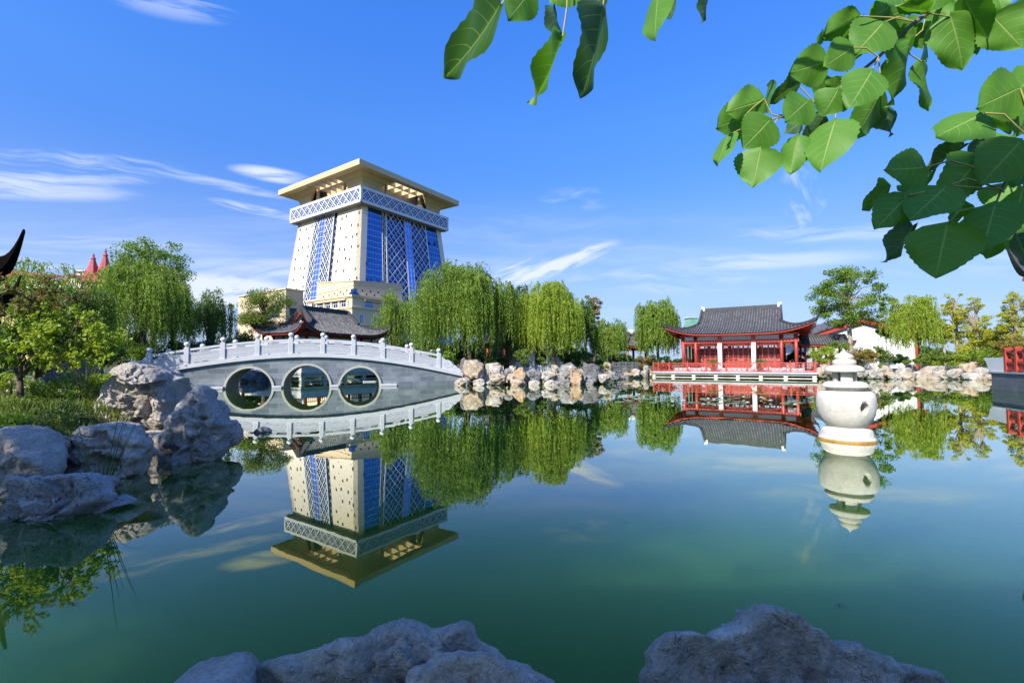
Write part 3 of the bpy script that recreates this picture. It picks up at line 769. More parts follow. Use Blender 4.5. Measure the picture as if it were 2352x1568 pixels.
# cut the hole in the drum by removing faces near it
me=drum.data
import bmesh
bmx=bmesh.new(); bmx.from_mesh(me)
cutter=MB(); rows2=[[tuple(c0+rt*.08*math.cos(t)+Vector((0,0,.09*math.sin(t)))+hd*d) for t in [2*PI*i/20 for i in range(20)]] for d in (-.16,.2)]
cutter.grid(rows2,2,20,closed=True); cutter.quad(*rows2[0][::-1]); cutter.quad(*rows2[1]); co_=cutter.build('cutter_tmp',LST,Ln)
md_=drum.modifiers.new('hole','BOOLEAN'); md_.object=co_; md_.operation='DIFFERENCE'; md_.solver='EXACT'
bmx.free()
bpy.context.view_layer.update()
dg=bpy.context.evaluated_depsgraph_get(); nm=bpy.data.meshes.new_from_object(drum.evaluated_get(dg)); drum.modifiers.clear(); drum.data=nm
bpy.data.objects.remove(co_,do_unlink=True)
q=MB(); q.lathe([(LR(67.5),-.03),(LR(67.6),.0),(LR(67.5),.035),(LR(66.5),.04)],40); q.build('algae_band',plain('ochre_algae',(.35,.2,.04),.6,.3,4.),Ln,smooth=True)
# ================================================================ Chinese roofs and pavilions
def tilemat():
    M,b,p,o=newmat('grey_clay_tile'); co=b.n('ShaderNodeTexCoord').outputs['Object']
    v=b.vor(co,4.5,'F1','Color'); s_=b.n('ShaderNodeSeparateColor'); b.lk(v,s_.inputs[0])
    n=b.noise(co,1.3,5,.65); f=b.m('ADD',b.m('MULTIPLY',s_.outputs[0],.55),b.m('MULTIPLY',n,.45))
    col=b.ramp(f,[(.2,(.045,.045,.05)),(.5,(.095,.095,.10)),(.85,(.17,.165,.155))])
    b.lk(col,p.inputs['Base Color']); p.inputs['Roughness'].default_value=.75; bump(b,p,b.noise(co,30,4,.6),.4,.01); return M
TILE=tilemat(); TILED=plain('dark_ridge_tile',(.045,.045,.05),.7,.3,3.,bmp=.3)
RED=plain('red_lacquer_wood',(.37,.048,.030),.45,.14,1.5,bmp=.08); REDD=plain('dark_red_wood',(.20,.028,.02),.5,.15,1.5)
PLAST=plain('white_plaster',(.72,.72,.70),.8,.06,1.); PLASTG=plain('beam_panel_plaster',(.60,.62,.60),.8,.05,1.)
GRANITE=plain('grey_granite_slab',(.36,.38,.39),.65,.12,1.5,bmp=.2); PIER=plain('pale_pier_stone',(.50,.49,.44),.7,.10,1.5,grime=(.30,.29,.22))
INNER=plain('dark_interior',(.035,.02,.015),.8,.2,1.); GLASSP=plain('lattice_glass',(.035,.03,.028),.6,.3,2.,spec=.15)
FLOORP=brickmat('grey_floor_brick',(.20,.21,.22),(.26,.27,.28),(.12,.12,.12),.5,.5,'xy',.7,.01,.3)
def roof(P,Lx,Dy,ov,ze,zr,gx,tg=.42,U=1.1,E_=.25,pitch=.27,pw=1.35,red=RED,flick=.55,orn=True,under=True,rm=None):
    rm=rm or TILED
    A=Lx+ov; Bh=Dy+ov
    def hh(t): return ze+(zr-ze)*max(0.,1-t)**pw
    def X(t): return gx if t<=tg else gx+(A-gx)*(t-tg)/(1-tg)
    def g(t): return max(0.,(t-.40)/.60)**2.2
    def fr(w,t,sg=-1,dz=0.):
        k=abs(w)**5*g(t); s=1 if w>=0 else -1
        return Vector((w*X(t)+s*E_*k, sg*(t*Bh+E_*k), hh(t)+U*k+dz))
    def sd_(w,t,sx,dz=0.):
        k=abs(w)**5*g(t); s=1 if w>=0 else -1
        return Vector((sx*(X(t)+E_*k), w*t*Bh+s*E_*k, hh(t)+U*k+dz))
    m=MB(); nt_=18; nw=25
    def tt(i): return i/(nt_-1)
    ws_=[-1+2*j/(nw-1) for j in range(nw)]; ws_=[math.copysign(abs(w)**.7,w) for w in ws_]
    for sg in (-1,1): m.grid([[fr(w,tt(i),sg) for w in ws_] for i in range(nt_)],nt_,nw)
    for sx in (-1,1): m.grid([[sd_(w,tg+(1-tg)*tt(i),sx) for w in ws_] for i in range(nt_)],nt_,nw)
    m.build('roof_surface',TILED,P,smooth=True)
    m=MB()
    nl=int(A/pitch)
    for i in range(-nl,nl+1):
        x=i*pitch
        if abs(x)>A-.05: continue
        t0=0. if abs(x)<gx-.1 else tg+(1-tg)*(max(0,abs(x)-gx)+.02)/(A-gx)
        if abs(x)>=gx-.1: t0=max(t0,tg)
        for sg in (-1,1):
            pts=[]
            for k in range(10):
                t=t0+(1.005-t0)*k/9; w=x/X(min(t,1)) ; w=max(-1,min(1,w)); pts.append(fr(w,t,sg,.035))
            if (pts[-1]-pts[0]).length>.3: m.tube(pts,.062,6)
    nl=int(Bh/pitch)
    for i in range(-nl,nl+1):
        y=i*pitch
        t0=max(tg,abs(y)/Bh+.01)
        if t0>.95: continue
        for sx in (-1,1):
            pts=[]
            for k in range(8):
                t=t0+(1.005-t0)*k/7; pts.append(sd_(max(-1,min(1,y/(t*Bh))),t,sx,.035))
            if (pts[-1]-pts[0]).length>.25: m.tube(pts,.062,6)
    m.build('tile_rows',TILE,P,smooth=True)
    # ridges
    m=MB()
    m.bar((-gx-.05,0,zr+.14),(gx+.05,0,zr+.14),.24,.46); m.build('main_ridge',TILED,P)
    if orn:
        for sx in (-1,1):
            q=MB(); q.prism([(sx*(gx-.32),zr+.1),(sx*(gx+.02),zr+.1),(sx*(gx+.06),zr+.62),(sx*(gx-.08),zr+.52),(sx*(gx-.18),zr+.60),(sx*(gx-.30),zr+.48)][::(1 if sx>0 else -1)],-.14,.14); q.build('ridge_ornament',PLAST,P)
    for sx in (-1,1):
        for sg in (-1,1):
            q=MB(); pts=[Vector((sx*gx,sg*t*Bh,hh(t)+.16)) for t in [tg*1.06*i/8 for i in range(9)]]
            for a_,c_ in zip(pts,pts[1:]): q.bar(a_,c_,.20,.42)
            q.build('gable_ridge',TILED,P)
            q=MB(); n=14; pts=[];
            for i in range(n+1):
                t=tg*.98+(1-tg*.98)*i/n; v=fr(sx,t,sg,.10); pts.append(v)
            d=(pts[-1]-pts[-2]).normalized()
            e=Vector((sx,sg,0)).normalized()
            last=pts[-1]
            for k in range(1,6):
                f=k/5; pts.append(last+e*(flick*.62*f)+Vector((0,0,flick*(.25*f+1.0*f*f))))
            rows=[]
            side=e.cross(Vector((0,0,1)))
            for i,v in enumerate(pts):
                f=i/(len(pts)-1); w=.13 if i<=n else .13*(1-.75*(i-n)/5); hgt=.16 if i<=n else .16*(1-.8*(i-n)/5)
                rows.append([v-side*w-Vector((0,0,hgt)),v+side*w-Vector((0,0,hgt)),v+side*w*.8+Vector((0,0,hgt)),v-side*w*.8+Vector((0,0,hgt))])
            q.grid(rows,len(rows),4,closed=True); q.quad(*rows[0]); q.quad(*rows[-1][::-1]); q.build('hip_ridge',rm,P,smooth=False)
    # gable walls and bargeboards
    for sx in (-1,1):
        q=MB(); x=sx*(gx-.22); zb=hh(tg)-.05
        pts=[(sg*t*Bh*.97,hh(t)-.12) for sg,ts in ((-1,(tg,tg*.7,tg*.4,tg*.1)),(1,(tg*.1,tg*.4,tg*.7,tg))) for t in ts]
        q.quad(*[(x,y,z) for y,z in pts]); q.build('gable_wall',PLAST,P)
        q=MB()
        for sg in (-1,1):
            pr=None
            for i in range(9):
                t=tg*1.02*i/8; a_=Vector((sx*(gx+.04),sg*t*Bh,hh(t)-.17))
                if pr is not None: q.bar(pr,a_,.07,.34)
                pr=a_
        q.build('bargeboard',red,P)
    if under:
        q=MB()
        for sg in (-1,1): q.grid([[fr(w*.985,.55+.44*i/7,sg,-.16) for w in ws_] for i in range(8)],8,nw)
        for sx in (-1,1): q.grid([[sd_(w*.985,.55+.44*i/7,sx,-.16) for w in ws_] for i in range(8)],8,nw)
        q.build('soffit',red,P,smooth=True)
        q=MB()
        for sg in (-1,1):
            rows=[[fr(w,.988,sg,-.16) for w in ws_],[fr(w,.988,sg,-.08) for w in ws_]]; q.grid(rows,2,nw)
            rows=[[sd_(w,.988,sg,-.16) for w in ws_],[sd_(w,.988,sg,-.08) for w in ws_]]; q.grid(rows,2,nw)
        q.build('eave_board',red,P)
        q=MB()
        nl=int(A/pitch)
        for i in range(-nl,nl+1):
            x=i*pitch
            for sg in (-1,1):
                a_=fr(x/A,.80,sg,-.20); c_=fr(x/A,1.0,sg,-.17); q.bar(a_,c_,.09,.09)
        nl=int(Bh/pitch)
        for i in range(-nl,nl+1):
            y=i*pitch
            for sx in (-1,1): q.bar(sd_(y/Bh,.82,sx,-.20),sd_(y/Bh,1.0,sx,-.17),.09,.09)
        q.build('rafters',red,P)
    return hh
def fretwork(mb,x0,x1,z1,h,y,nrm=(0,1,0),w=.035,ax='x'):
    """hanging lattice under a beam: stepped fretwork, deeper at the two ends"""
    L=x1-x0
    def P(a,z): return (a,y,z) if ax=='x' else (y,a,z)
    def b_(a0,za,a1,zb_): mb.bar(P(a0,za),P(a1,zb_),w,w,nrm)
    b_(x0,z1-.02,x1,z1-.02); n=max(3,int(L/.22)); 
    for i in range(n):
        a=x0+L*i/n; c=x0+L*(i+1)/n; f=abs((a+c)/2-(x0+x1)/2)/(L/2); d=h*(.42+.58*max(0,(f-.55)/.45)**.8)
        b_(a,z1,a,z1-d); b_(c,z1,c,z1-d); b_(a,z1-d,c,z1-d)
        zz_=z1-d*.5; b_(a,zz_,(a+c)/2,zz_); b_((a+c)/2,zz_,(a+c)/2,z1-d*(.85 if i%2 else .2))
def column(mb,x,y,z0,z1,r=.13): mb.lathe([(r*1.0,z0),(r,z1)],14,(x,y,0))
# ---------------- main red pavilion
PD=Vector((.846,-.533,0)).normalized(); PRZ=math.atan2(PD.y,PD.x); PO=Vector((14.3,47.5,0))
Pm=thing('red_pavilion','red lacquered waterside pavilion with two white columns under a grey tiled hip-and-gable roof','pavilion',PO,PRZ)
# local x 0..14.07 along the front, y 0..15 back
plat=thing('stone_terrace','pale stone terrace on square piers over the water carrying the red pavilion','terrace',PO,PRZ)
q=MB(); q.box(-.1,14.2,-.1,14,.40,.56); q.build('slab',GRANITE,plat,bevel=.01)
q=MB(); q.box(.0,14.1,0.05,.45,.24,.40); q.box(0,.4,.45,13,.24,.40); q.box(13.7,14.1,.45,13,.24,.40); q.box(0.,14.1,0.08,.4,-.02,.05); q.build('beam',PIER,plat)
for i,x in enumerate((0,1.9,3.85,5.85,7.75,9.65,11.6,13.75)):
    for y in (.05,3.2,6.4): 
        q=MB(); q.box(x,x+.3,y,y+.38,-.8,.24); q.build('pier',PIER,plat)
BEN_=plain('pale_plinth_stone',(.42,.43,.45),.7,.1,2.)
q=MB(); q.box(1.2,13.2,4.2,13.8,.56,.86); q.box(3.5,11,3.4,4.2,.56,.71); q.build('plinth',BEN_,plat)
# railing of the terrace
RL=thing('terrace_railing','red wooden lattice railing along the front edge of the stone terrace','railing',PO,PRZ)
rpx=[258,425,602,782,975,1177,1383,1597,1838]
rps=[face_sz((2500+x/2.412)/1.7415,850,PO,PD)[0] for x in rpx]
rps=[.12]+[a for a in rps[1:-1]]+[13.98]
def railing(P,pts,z0,h,step=None):
    """pts list of (x,y) posts"""
    first=None
    for x,y in pts:
        if first is None:
            q=MB(); q.box(-.07,.07,-.07,.07,0,h+.05); first=q.build('post',RED,P); first.location=(x,y,z0)
            k=MB(); k.lathe([(.045,h+.05),(.06,h+.08),(.065,h+.12),(.04,h+.17),(.008,h+.19)],10); kn=k.build('post_knob',RED,first,smooth=True)
        else:
            c=first.copy(); COL.objects.link(c); c.location=(x,y,z0); d=kn.copy(); COL.objects.link(d); d.parent=c
    for (xa,ya),(xb,yb) in zip(pts,pts[1:]):
        q=MB(); a=Vector((xa,ya,z0)); c=Vector((xb,yb,z0)); d=(c-a).normalized(); L=(c-a).length; n_=Vector((-d.y,d.x,0))
        def s_(u0,v0,u1,v1,w=.035): q.bar(a+d*u0+Vector((0,0,v0)),a+d*u1+Vector((0,0,v1)),w,.04,n_)
        for v,w in ((h-.03,.08),(h-.22,.05),(.16,.05),(.05,.06)): s_(.07,v,L-.07,v,w)
        n=max(2,round((L-.14)/.44)); u0=.07; du=(L-.14)/n; lo,hi=.16,h-.22
        for i in range(n):
            ua,ub=u0+du*i,u0+du*(i+1); mm=(lo+hi)/2
            s_(ua,lo,ub,hi,.03); s_(ua,hi,ub,lo,.03)
            s_(ua,lo+(hi-lo)*.33,ua+du*.33,lo,.025); s_(ub,lo+(hi-lo)*.66,ub-du*.33,hi,.025)
            s_(ua,hi,ua,h-.03,.025)
            if i: s_(ua,lo,ua,hi,.022)
        q.build('lattice_panel',RED,P)
railing(RL,[(x,.12) for x in rps],.56,.86)
RL2=thing('terrace_side_railing','red lattice railing on the right return of the stone terrace beside the bank','railing',PO,PRZ)
railing(RL2,[(13.98,2.0),(13.98,3.9),(13.98,5.8)],.56,.86)
RL3=thing('terrace_side_railing','red lattice railing on the left return of the stone terrace beside the white pointed rock','railing',PO,PRZ)
railing(RL3,[(.12,2.0),(.12,3.9),(.12,5.8),(.12,7.7)],.56,.86)
# columns
Zf=.86; ys_f=5.3
xcols=[1.98]; 
for px_ in (1598,1653.6,1731,1795): 
    P0=PO+Vector((-PD.y,PD.x,0))*ys_f; xcols.append(face_sz(px_,800,P0,PD)[0])
xcols.append(12.55)
zt_=3.80
yb_=13.3; ybk=[5.3,6.8,11.9,13.3]
for i,x in enumerate(xcols):
    white=i in (2,3)
    if white:
        q=MB(); q.box(x-.20,x+.20,5.12,5.48,Zf,3.46); q.build('white_column',PLAST,Pm,bevel=.01)
        q=MB(); q.box(x-.14,x+.14,5.15,5.45,3.46,4.25); q.build('column_head',RED,Pm)
    else:
        q=MB(); column(q,x,5.3,Zf,4.25,.15); q.build('column',RED,Pm,smooth=True)
for i,x in enumerate(xcols):
    for y in (6.8,13.3):
        if y==6.8 and i in (0,5): pass
        q=MB(); column(q,x,y,Zf,4.2,.14); q.build('column',RED,Pm,smooth=True)
for y in (8.6,10.4,11.9):
    for x in (xcols[0],xcols[-1]): q=MB(); column(q,x,y,Zf,4.2,.14); q.build('column',RED,Pm,smooth=True)
x0,x1=xcols[0],xcols[-1]
q=MB(); q.box(x0-.25,x1+.25,5.19,5.41,3.46,3.80); q.box(x0-.11,x0+.11,5.41,13.4,3.46,3.80); q.box(x1-.11,x1+.11,5.41,13.4,3.46,3.80); q.box(x0-.25,x1+.25,5.16,5.44,4.20,4.36); q.box(x0-.14,x0+.14,5.44,13.4,4.2,4.36);q.box(x1-.14,x1+.14,5.44,13.4,4.2,4.36)
q.build('beam',RED,Pm)
for a,c in zip(xcols,xcols[1:]):
    q=MB(); q.box(a+.15,c-.15,5.24,5.36,3.80,4.20); q.build('beam_panel',PLASTG,Pm)
    q=MB(); q.box(a+.15,a+.2,5.21,5.39,3.8,4.2); q.box(c-.2,c-.15,5.21,5.39,3.8,4.2); q.build('panel_frame',RED,Pm)
    q=MB(); fretwork(q,a+.14,c-.14,3.46,.62,5.3); q.build('hanging_fretwork',RED,Pm)
for a,c in ((5.3,6.8),(6.8,8.6),(8.6,10.4),(10.4,11.9),(11.9,13.3)):
    for x in (x0,x1):
        q=MB(); q.box(x-.05,x+.05,a+.14,c-.14,3.8,4.2); q.build('beam_panel',PLASTG,Pm)
        q=MB(); fretwork(q,a+.14,c-.14,3.46,.62,x,(1,0,0),ax='y'); q.build('hanging_fretwork',RED,Pm)
# inner lattice doors
xin=xcols[1:5]
for a,c in zip(xin,xin[1:]):
    n=6 if c-a>2.8 else 4; w=(c-a-.28)/n
    for i in range(n):
        d0=a+.14+i*w; q=MB(); q.k=0
        for xx in (d0+.04,d0+w-.04): q.box(xx-.04,xx+.04,6.76,6.84,Zf,3.3)
        for zz_ in (Zf+.05,Zf+.75,Zf+.95,2.95,3.25): q.box(d0,d0+w,6.765,6.835,zz_-.05,zz_+.05)
        q.k=2; q.box(d0,d0+w,6.78,6.82,Zf,Zf+.72); q.k=0
        for k in range(1,4): xx=d0+.08+(w-.16)*k/4; q.box(xx-.012,xx+.012,6.785,6.815,Zf+.95,2.95)
        for k in range(1,7): zz_=Zf+.95+(2.95-Zf-.95)*k/7; q.box(d0+.05,d0+w-.05,6.785,6.815,zz_-.012,zz_+.012)
        q.k=1; q.box(d0+.05,d0+w-.05,6.822,6.83,Zf+.95,2.95)
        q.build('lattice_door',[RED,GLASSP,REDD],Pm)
    q=MB(); q.box(a,c,6.74,6.86,3.3,4.2); q.build('lintel_wall',REDD,Pm)
    q=MB(); q.box(a,c,12.,12.1,Zf,1.7); 
    nn=8
    for k in range(nn+1): xx=a+(c-a)*k/nn; q.box(xx-.03,xx+.03,12.02,12.08,1.7,3.6)
    for k in range(6): q.box(a,c,12.02,12.08,1.9+k*.3,1.93+k*.3)
    q.build('rear_lattice',REDD,Pm)
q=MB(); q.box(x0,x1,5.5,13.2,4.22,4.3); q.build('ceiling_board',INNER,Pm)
# bench rail between outer columns
q=MB()
for a,c in zip(xcols,xcols[1:]):
    q.box(a+.15,c-.15,5.2,5.42,Zf+.38,Zf+.44); 
    for k in range(1,6): xx=a+(c-a)*k/6; q.box(xx-.02,xx+.02,5.28,5.32,Zf,Zf+.38)
q.build('bench_rail',RED,Pm)
q=MB()
for x in (x0,x1):
    q.box(x-.1,x+.1,5.5,13.2,Zf+.38,Zf+.44)
q.build('side_bench',RED,Pm)
RFm=thing('roof_holder_tmp','x y z w','roof') 
bpy.data.objects.remove(RFm)
class Off: pass
def roofgroup(name,P,loc,rz=0):
    """roof as one part of the pavilion, pieces as its sub-parts"""
    o=bpy.data.objects.new(name,None); COL.objects.link(o); o.parent=P; o.location=loc; o.rotation_euler[2]=rz; return o
rg=roofgroup('roof',Pm,((x0+x1)/2,9.3,0))
roof(rg,(x1-x0)/2,4.0,1.05,4.42,7.28,3.95,tg=.42,U=.95,E_=.62,pitch=.255,pw=1.55,flick=.62)
q=MB()
# ---------------- stone benches on the terrace, sago palms
BEN=plain('bench_granite',(.42,.44,.47),.6,.08,2.)
fb_=None
for i,x in enumerate((3.2,4.6,9.0,10.4,11.6)):
    lab=('grey stone stool left of the left sago palm behind the red railing','grey stone stool just right of the left white column','grey stone stool left of the right sago palm','grey stone stool right of the right sago palm','grey stone stool near the right corner of the terrace')[i]
    loc=PO+PD*x+Vector((-PD.y,PD.x,0))*1.9
    if fb_ is None:
        fb_=thing('stone_stool',lab,'stool',(loc.x,loc.y,.56),PRZ,'stone stools on the terrace'); q=MB(); q.lathe([(.16,0),(.22,.12),(.23,.25),(.18,.38)],16); q.build('drum_body',BEN,fb_,smooth=True); q=MB(); q.lathe([(.2,.38),(.22,.40),(.2,.43)],16); q.build('seat',BEN,fb_,smooth=True)
    else: dup(fb_,(loc.x,loc.y,.56),PRZ,lab)
SAGO=leafmat('sago_frond',(.05,.13,.015),(.13,.26,.03),.25); POT=plain('dark_glazed_pot',(.10,.07,.055),.35,.2,3.); BARKD=plain('dark_shaggy_bark',(.07,.045,.03),.9,.4,8.,bmp=.8)
def sago(px,lab):
    s=face_sz(px,840,PO+Vector((-PD.y,PD.x,0))*2.6,PD)[0]; loc=PO+Vector((-PD.y,PD.x,0))*2.6+PD*s
    t=thing('sago_palm',lab,'potted palm',(loc.x,loc.y,.56),0,'sago palms on the terrace')
    q=MB(); q.lathe([(.16,0),(.24,.05),(.30,.3),(.33,.36),(.30,.38),(.27,.34)],20); q.build('pot',POT,t,smooth=True)
    q=MB(); q.lathe([(.12,.3),(.13,.6),(.1,.72)],12); q.build('trunk',BARKD,t)
    C=[];D=[];LL=[]; q=MB()
    for i in range(34):
        a=i*2.4; el=R(75-60*(i/34)**.8); L=.75+.15*math.sin(i*3.1)
        pr=Vector((0,0,.7)); pts=[pr]
        for k in range(1,11):
            e=el-R(60)*(k/10)**1.5; d=Vector((math.cos(a)*math.cos(e),math.sin(a)*math.cos(e),math.sin(e)))
            pr=pr+d*(L/10); pts.append(pr)
            sdv=Vector((-math.sin(a),math.cos(a),0))
            for u in (0,.5):
                for s2 in (-1,1):
                    dd=(sdv*s2+d*.8+Vector((0,0,.15))).normalized(); ln=.16*math.sin(PI*min(1,(k+u)/10.5)*.85+.25)
                    C.append(pr+d*(L/10)*u+dd*ln/2); D.append(dd); LL.append(ln)
        q.tube(pts,.009,4)
    q.build('frond_ribs',SAGO,t)
    rawmesh('fronds',leaf_quads(np.array(C),np.array(D),np.array(LL),.016*1.6),4,SAGO,t)
sago((2500+855/2.412)/1.7415,'potted sago palm on the terrace in front of the left white column'); sago((2500+1300/2.412)/1.7415,'potted sago palm on the terrace in front of the right white column')
# ---------------- side gallery right of the pavilion
GL=thing('covered_gallery','low tiled gallery with red posts joining the pavilion to the white gabled hall','gallery',PO+PD*13.0+Vector((-PD.y,PD.x,0))*9.5,PRZ+R(14))
q=MB()
for x in (.3,2.0,3.7,5.4):
    for y in (0,1.8): column(q,x,y,.6,3.5,.10)
cols_=q
for x in (.3,1.5,2.7,3.9):
    for y in (0,1.8): q2=MB(); column(q2,x,y,.5,3.2,.11); q2.build('post',RED,GL,smooth=True)
q=MB(); q.box(.1,4.1,-.07,.07,3.0,3.25); q.box(.1,4.1,1.73,1.87,3.0,3.25); q.build('beam',RED,GL)
q=MB(); fretwork(q,.4,1.4,3.0,.4,0); fretwork(q,1.6,2.6,3.0,.4,0); fretwork(q,2.8,3.8,3.0,.4,0); q.build('hanging_fretwork',RED,GL)
q=MB(); q.box(.3,3.9,-.05,.05,.95,1.02); q.box(.3,3.9,-.05,.05,1.3,1.36)
for k in range(18): q.box(.4+k*.195,.43+k*.195,-.03,.03,.6,1.3)
q.build('rail',RED,GL)
rg=roofgroup('roof',GL,(2.1,.9,0)); roof(rg,1.95,.9,.5,3.25,4.0,2.0,tg=.25,U=.15,E_=.05,pitch=.24,flick=.15,orn=False)
# ---------------- white gabled hall
pa=at(1977,842,56); HL=thing('white_gabled_hall','large white plastered gable hall with red bargeboards behind the round green tree','hall',(pa.x,56,0),R(-12))
zz0=lambda y,x=1977: at(x,y,56).z
wl_=at(1862,762,56); wr_=at(2052,754,56); zap=zz0(729); 
hw=(wr_.x-wl_.x)/2*1.04; ze_=zz0(762); 
q=MB(); q.prism([(-hw,0),(hw+.6,0),(hw+.6,ze_-.3),(.2,zap-.3),(-hw,ze_-.3)],0,12); q.build('wall',PLAST,HL)
q=MB()
for (a,c) in (((-hw-.8,ze_-.55),(.2,zap-.15)),((.2,zap-.15),(hw+1.4,ze_-.55))):
    q.bar((a[0],-.35,a[1]),(c[0],-.35,c[1]),.14,.55,(0,1,0)) if False else q.hexa([(a[0],-.42,a[1]-.5),(c[0],-.42,c[1]-.5),(c[0],-.28,c[1]-.5),(a[0],-.28,a[1]-.5),(a[0],-.42,a[1]),(c[0],-.42,c[1]),(c[0],-.28,c[1]),(a[0],-.28,a[1])])
q.build('bargeboard',RED,HL)
q=MB()
for (a,c) in (((-hw-1.,ze_-.55),(.2,zap-.1)),((.2,zap-.1),(hw+1.6,ze_-.55))):
    q.hexa([(a[0],-.6,a[1]),(c[0],-.6,c[1]),(c[0],12.5,c[1]),(a[0],12.5,a[1]),(a[0],-.6,a[1]+.22),(c[0],-.6,c[1]+.22),(c[0],12.5,c[1]+.22),(a[0],12.5,a[1]+.22)])
    for k in range(38):
        t=k/37; 
        x=a[0]+(c[0]-a[0])*t; z=a[1]+(c[1]-a[1])*t+.2; q.tube([(x,-.65,z),(x,-.2,z)],.09,6)
q.build('roof',TILE,HL)
q=MB(); q.box(-hw+1.9,-hw+2.2,-.06,.0,0,ze_+.3); q.box(-hw-.2,-hw+2,-.06,0,ze_-1.4,ze_-1.15); q.box(hw+.5,hw+.8,-.08,-.002,0,ze_-.4); q.build('timber_post',RED,HL)
# ---------------- pavilion behind the bridge
PBd=Vector((.5,.866,0)).normalized(); PBo=Vector((-17.2,38.8,0)); PBz=math.atan2(PBd.y,PBd.x)
# local x along the long side, local y = to the left (-.866,.5)
Pb=thing('waterside_pavilion','dark red pavilion with a tiled hip-and-gable roof behind the white bridge','pavilion',PBo,PBz)
zf=.95
for x in (0,1.3,5.8,7.1):
    for y in (0,4.4): q=MB(); column(q,x,y,zf,3.9,.14); q.build('column',REDD,Pb,smooth=True)
for x in (0,7.1):
    for y in (1.4,3.0): q=MB(); column(q,x,y,zf,3.9,.14); q.build('column',REDD,Pb,smooth=True)
q=MB()
for z0_,z1_ in ((3.0,3.42),(3.74,3.95)):
    q.box(-.2,7.3,-.11,.11,z0_,z1_); q.box(-.2,7.3,4.29,4.51,z0_,z1_); q.box(-.11,.11,.11,4.29,z0_,z1_); q.box(6.99,7.21,.11,4.29,z0_,z1_)
q.build('beam',REDD,Pb)
for a,c in ((0,1.3),(1.3,5.8),(5.8,7.1)):
    for y in (0,4.4):
        q=MB(); q.box(a+.14,c-.14,y-.05,y+.05,3.42,3.74); q.build('beam_panel',PLASTG,Pb)
        q=MB(); fretwork(q,a+.14,c-.14,3.0,.5,y); q.build('hanging_fretwork',REDD,Pb)
for a,c in ((0,1.4),(1.4,3.),(3.,4.4)):
    for x in (0,7.1): q=MB(); q.box(x-.05,x+.05,a+.14,c-.14,3.42,3.74); q.build('beam_panel',PLASTG,Pb)
q=MB()
for y in (0,4.4):
    q.box(0,7.1,y-.04,y+.04,1.35,1.42); q.box(0,7.1,y-.04,y+.04,1.7,1.76)
    for k in range(36): q.box(.1+k*.195,.13+k*.195,y-.025,y+.025,zf,1.7)
q.build('rail',REDD,Pb)
rg=roofgroup('roof',Pb,(3.55,2.2,0)); roof(rg,3.55,2.2,1.2,4.05,6.25,2.55,tg=.42,U=1.0,E_=.22,pitch=.235,pw=1.4,red=REDD,flick=.55,orn=False)
tb=thing('stone_landing','grey stone landing on square piers under the pavilion, seen through the bridge arches','terrace',PBo,PBz)
q=MB(); q.box(-1.6,11.6,-1.6,6.,.62,.80); q.box(-.6,7.7,-.6,5.,.80,.95); q.build('slab',GRANITE,tb)
for x in (-1.5,.6,2.7,4.8,6.9,9.,11.2):
    q=MB(); q.box(x,x+.3,-1.5,-1.2,-.8,.62); q.build('pier',PIER,tb)
for y in (.6,2.7,4.8): q=MB(); q.box(-1.5,-1.2,y,y+.3,-.8,.62); q.build('pier',PIER,tb)
q=MB(); q.box(-1.55,11.5,-1.52,-1.25,.40,.62); q.box(-1.52,-1.25,-1.25,5.9,.40,.62); q.box(-1.5,11.4,-1.49,-1.3,.05,.14); q.build('beam',PIER,tb)
q=MB(); q.box(-1.5,11.5,-1.5,-1.38,.80,1.25); q.box(-1.5,-1.38,-1.38,5.9,.80,1.25); q.build('parapet',STONE2,tb)
# ---------------- small pavilion between the willows
pa=at(1449,842,58); Ps=thing('garden_kiosk','small red-posted kiosk with a peaked tiled roof between two willows','kiosk',(pa.x,58,0),R(20))
zt_=at(1449,797,58).z
for x in (-1.3,1.3):
    for y in (-1.3,1.3): q=MB(); column(q,x,y,.5,zt_,.15); q.build('post',RED,Ps,smooth=True)
q=MB(); 
for s_ in (-1.3,1.3): q.box(-1.5,1.5,s_-.09,s_+.09,zt_-.4,zt_-.1); q.box(s_-.09,s_+.09,-1.5,1.5,zt_-.42,zt_-.12)
q.build('beam',RED,Ps)
rg=roofgroup('roof',Ps,(0,0,0)); roof(rg,1.3,1.3,.8,zt_,at(1449,768,58).z,.35,tg=.15,U=.55,E_=.1,pitch=.25,flick=.3,orn=True)
# dark balustrade walk beside it
DK=plain('dark_stone_rail',(.09,.10,.11),.6,.2,2.)
a_=at(1408,849,54); c_=at(1482,849,54); bl=thing('dark_balustrade','low dark stone balustrade in front of the small kiosk','balustrade',(a_.x,54,0),0)
q=MB(); Lb=c_.x-a_.x
for z in (1.42,1.05,.62): q.box(0,Lb,-.08,.08,z-.07,z+.07)
q.build('rail',DK,bl)
for k in range(6): x=Lb*k/5; q=MB(); q.box(x-.1,x+.1,-.1,.1,.3,1.6); q.build('post',DK,bl)
q=MB()
for k in range(24): x=Lb*(k+.5)/24; q.box(x-.05,x+.05,-.04,.04,.62,1.4 if k%2 else 1.05)
q.build('fret_bars',DK,bl)
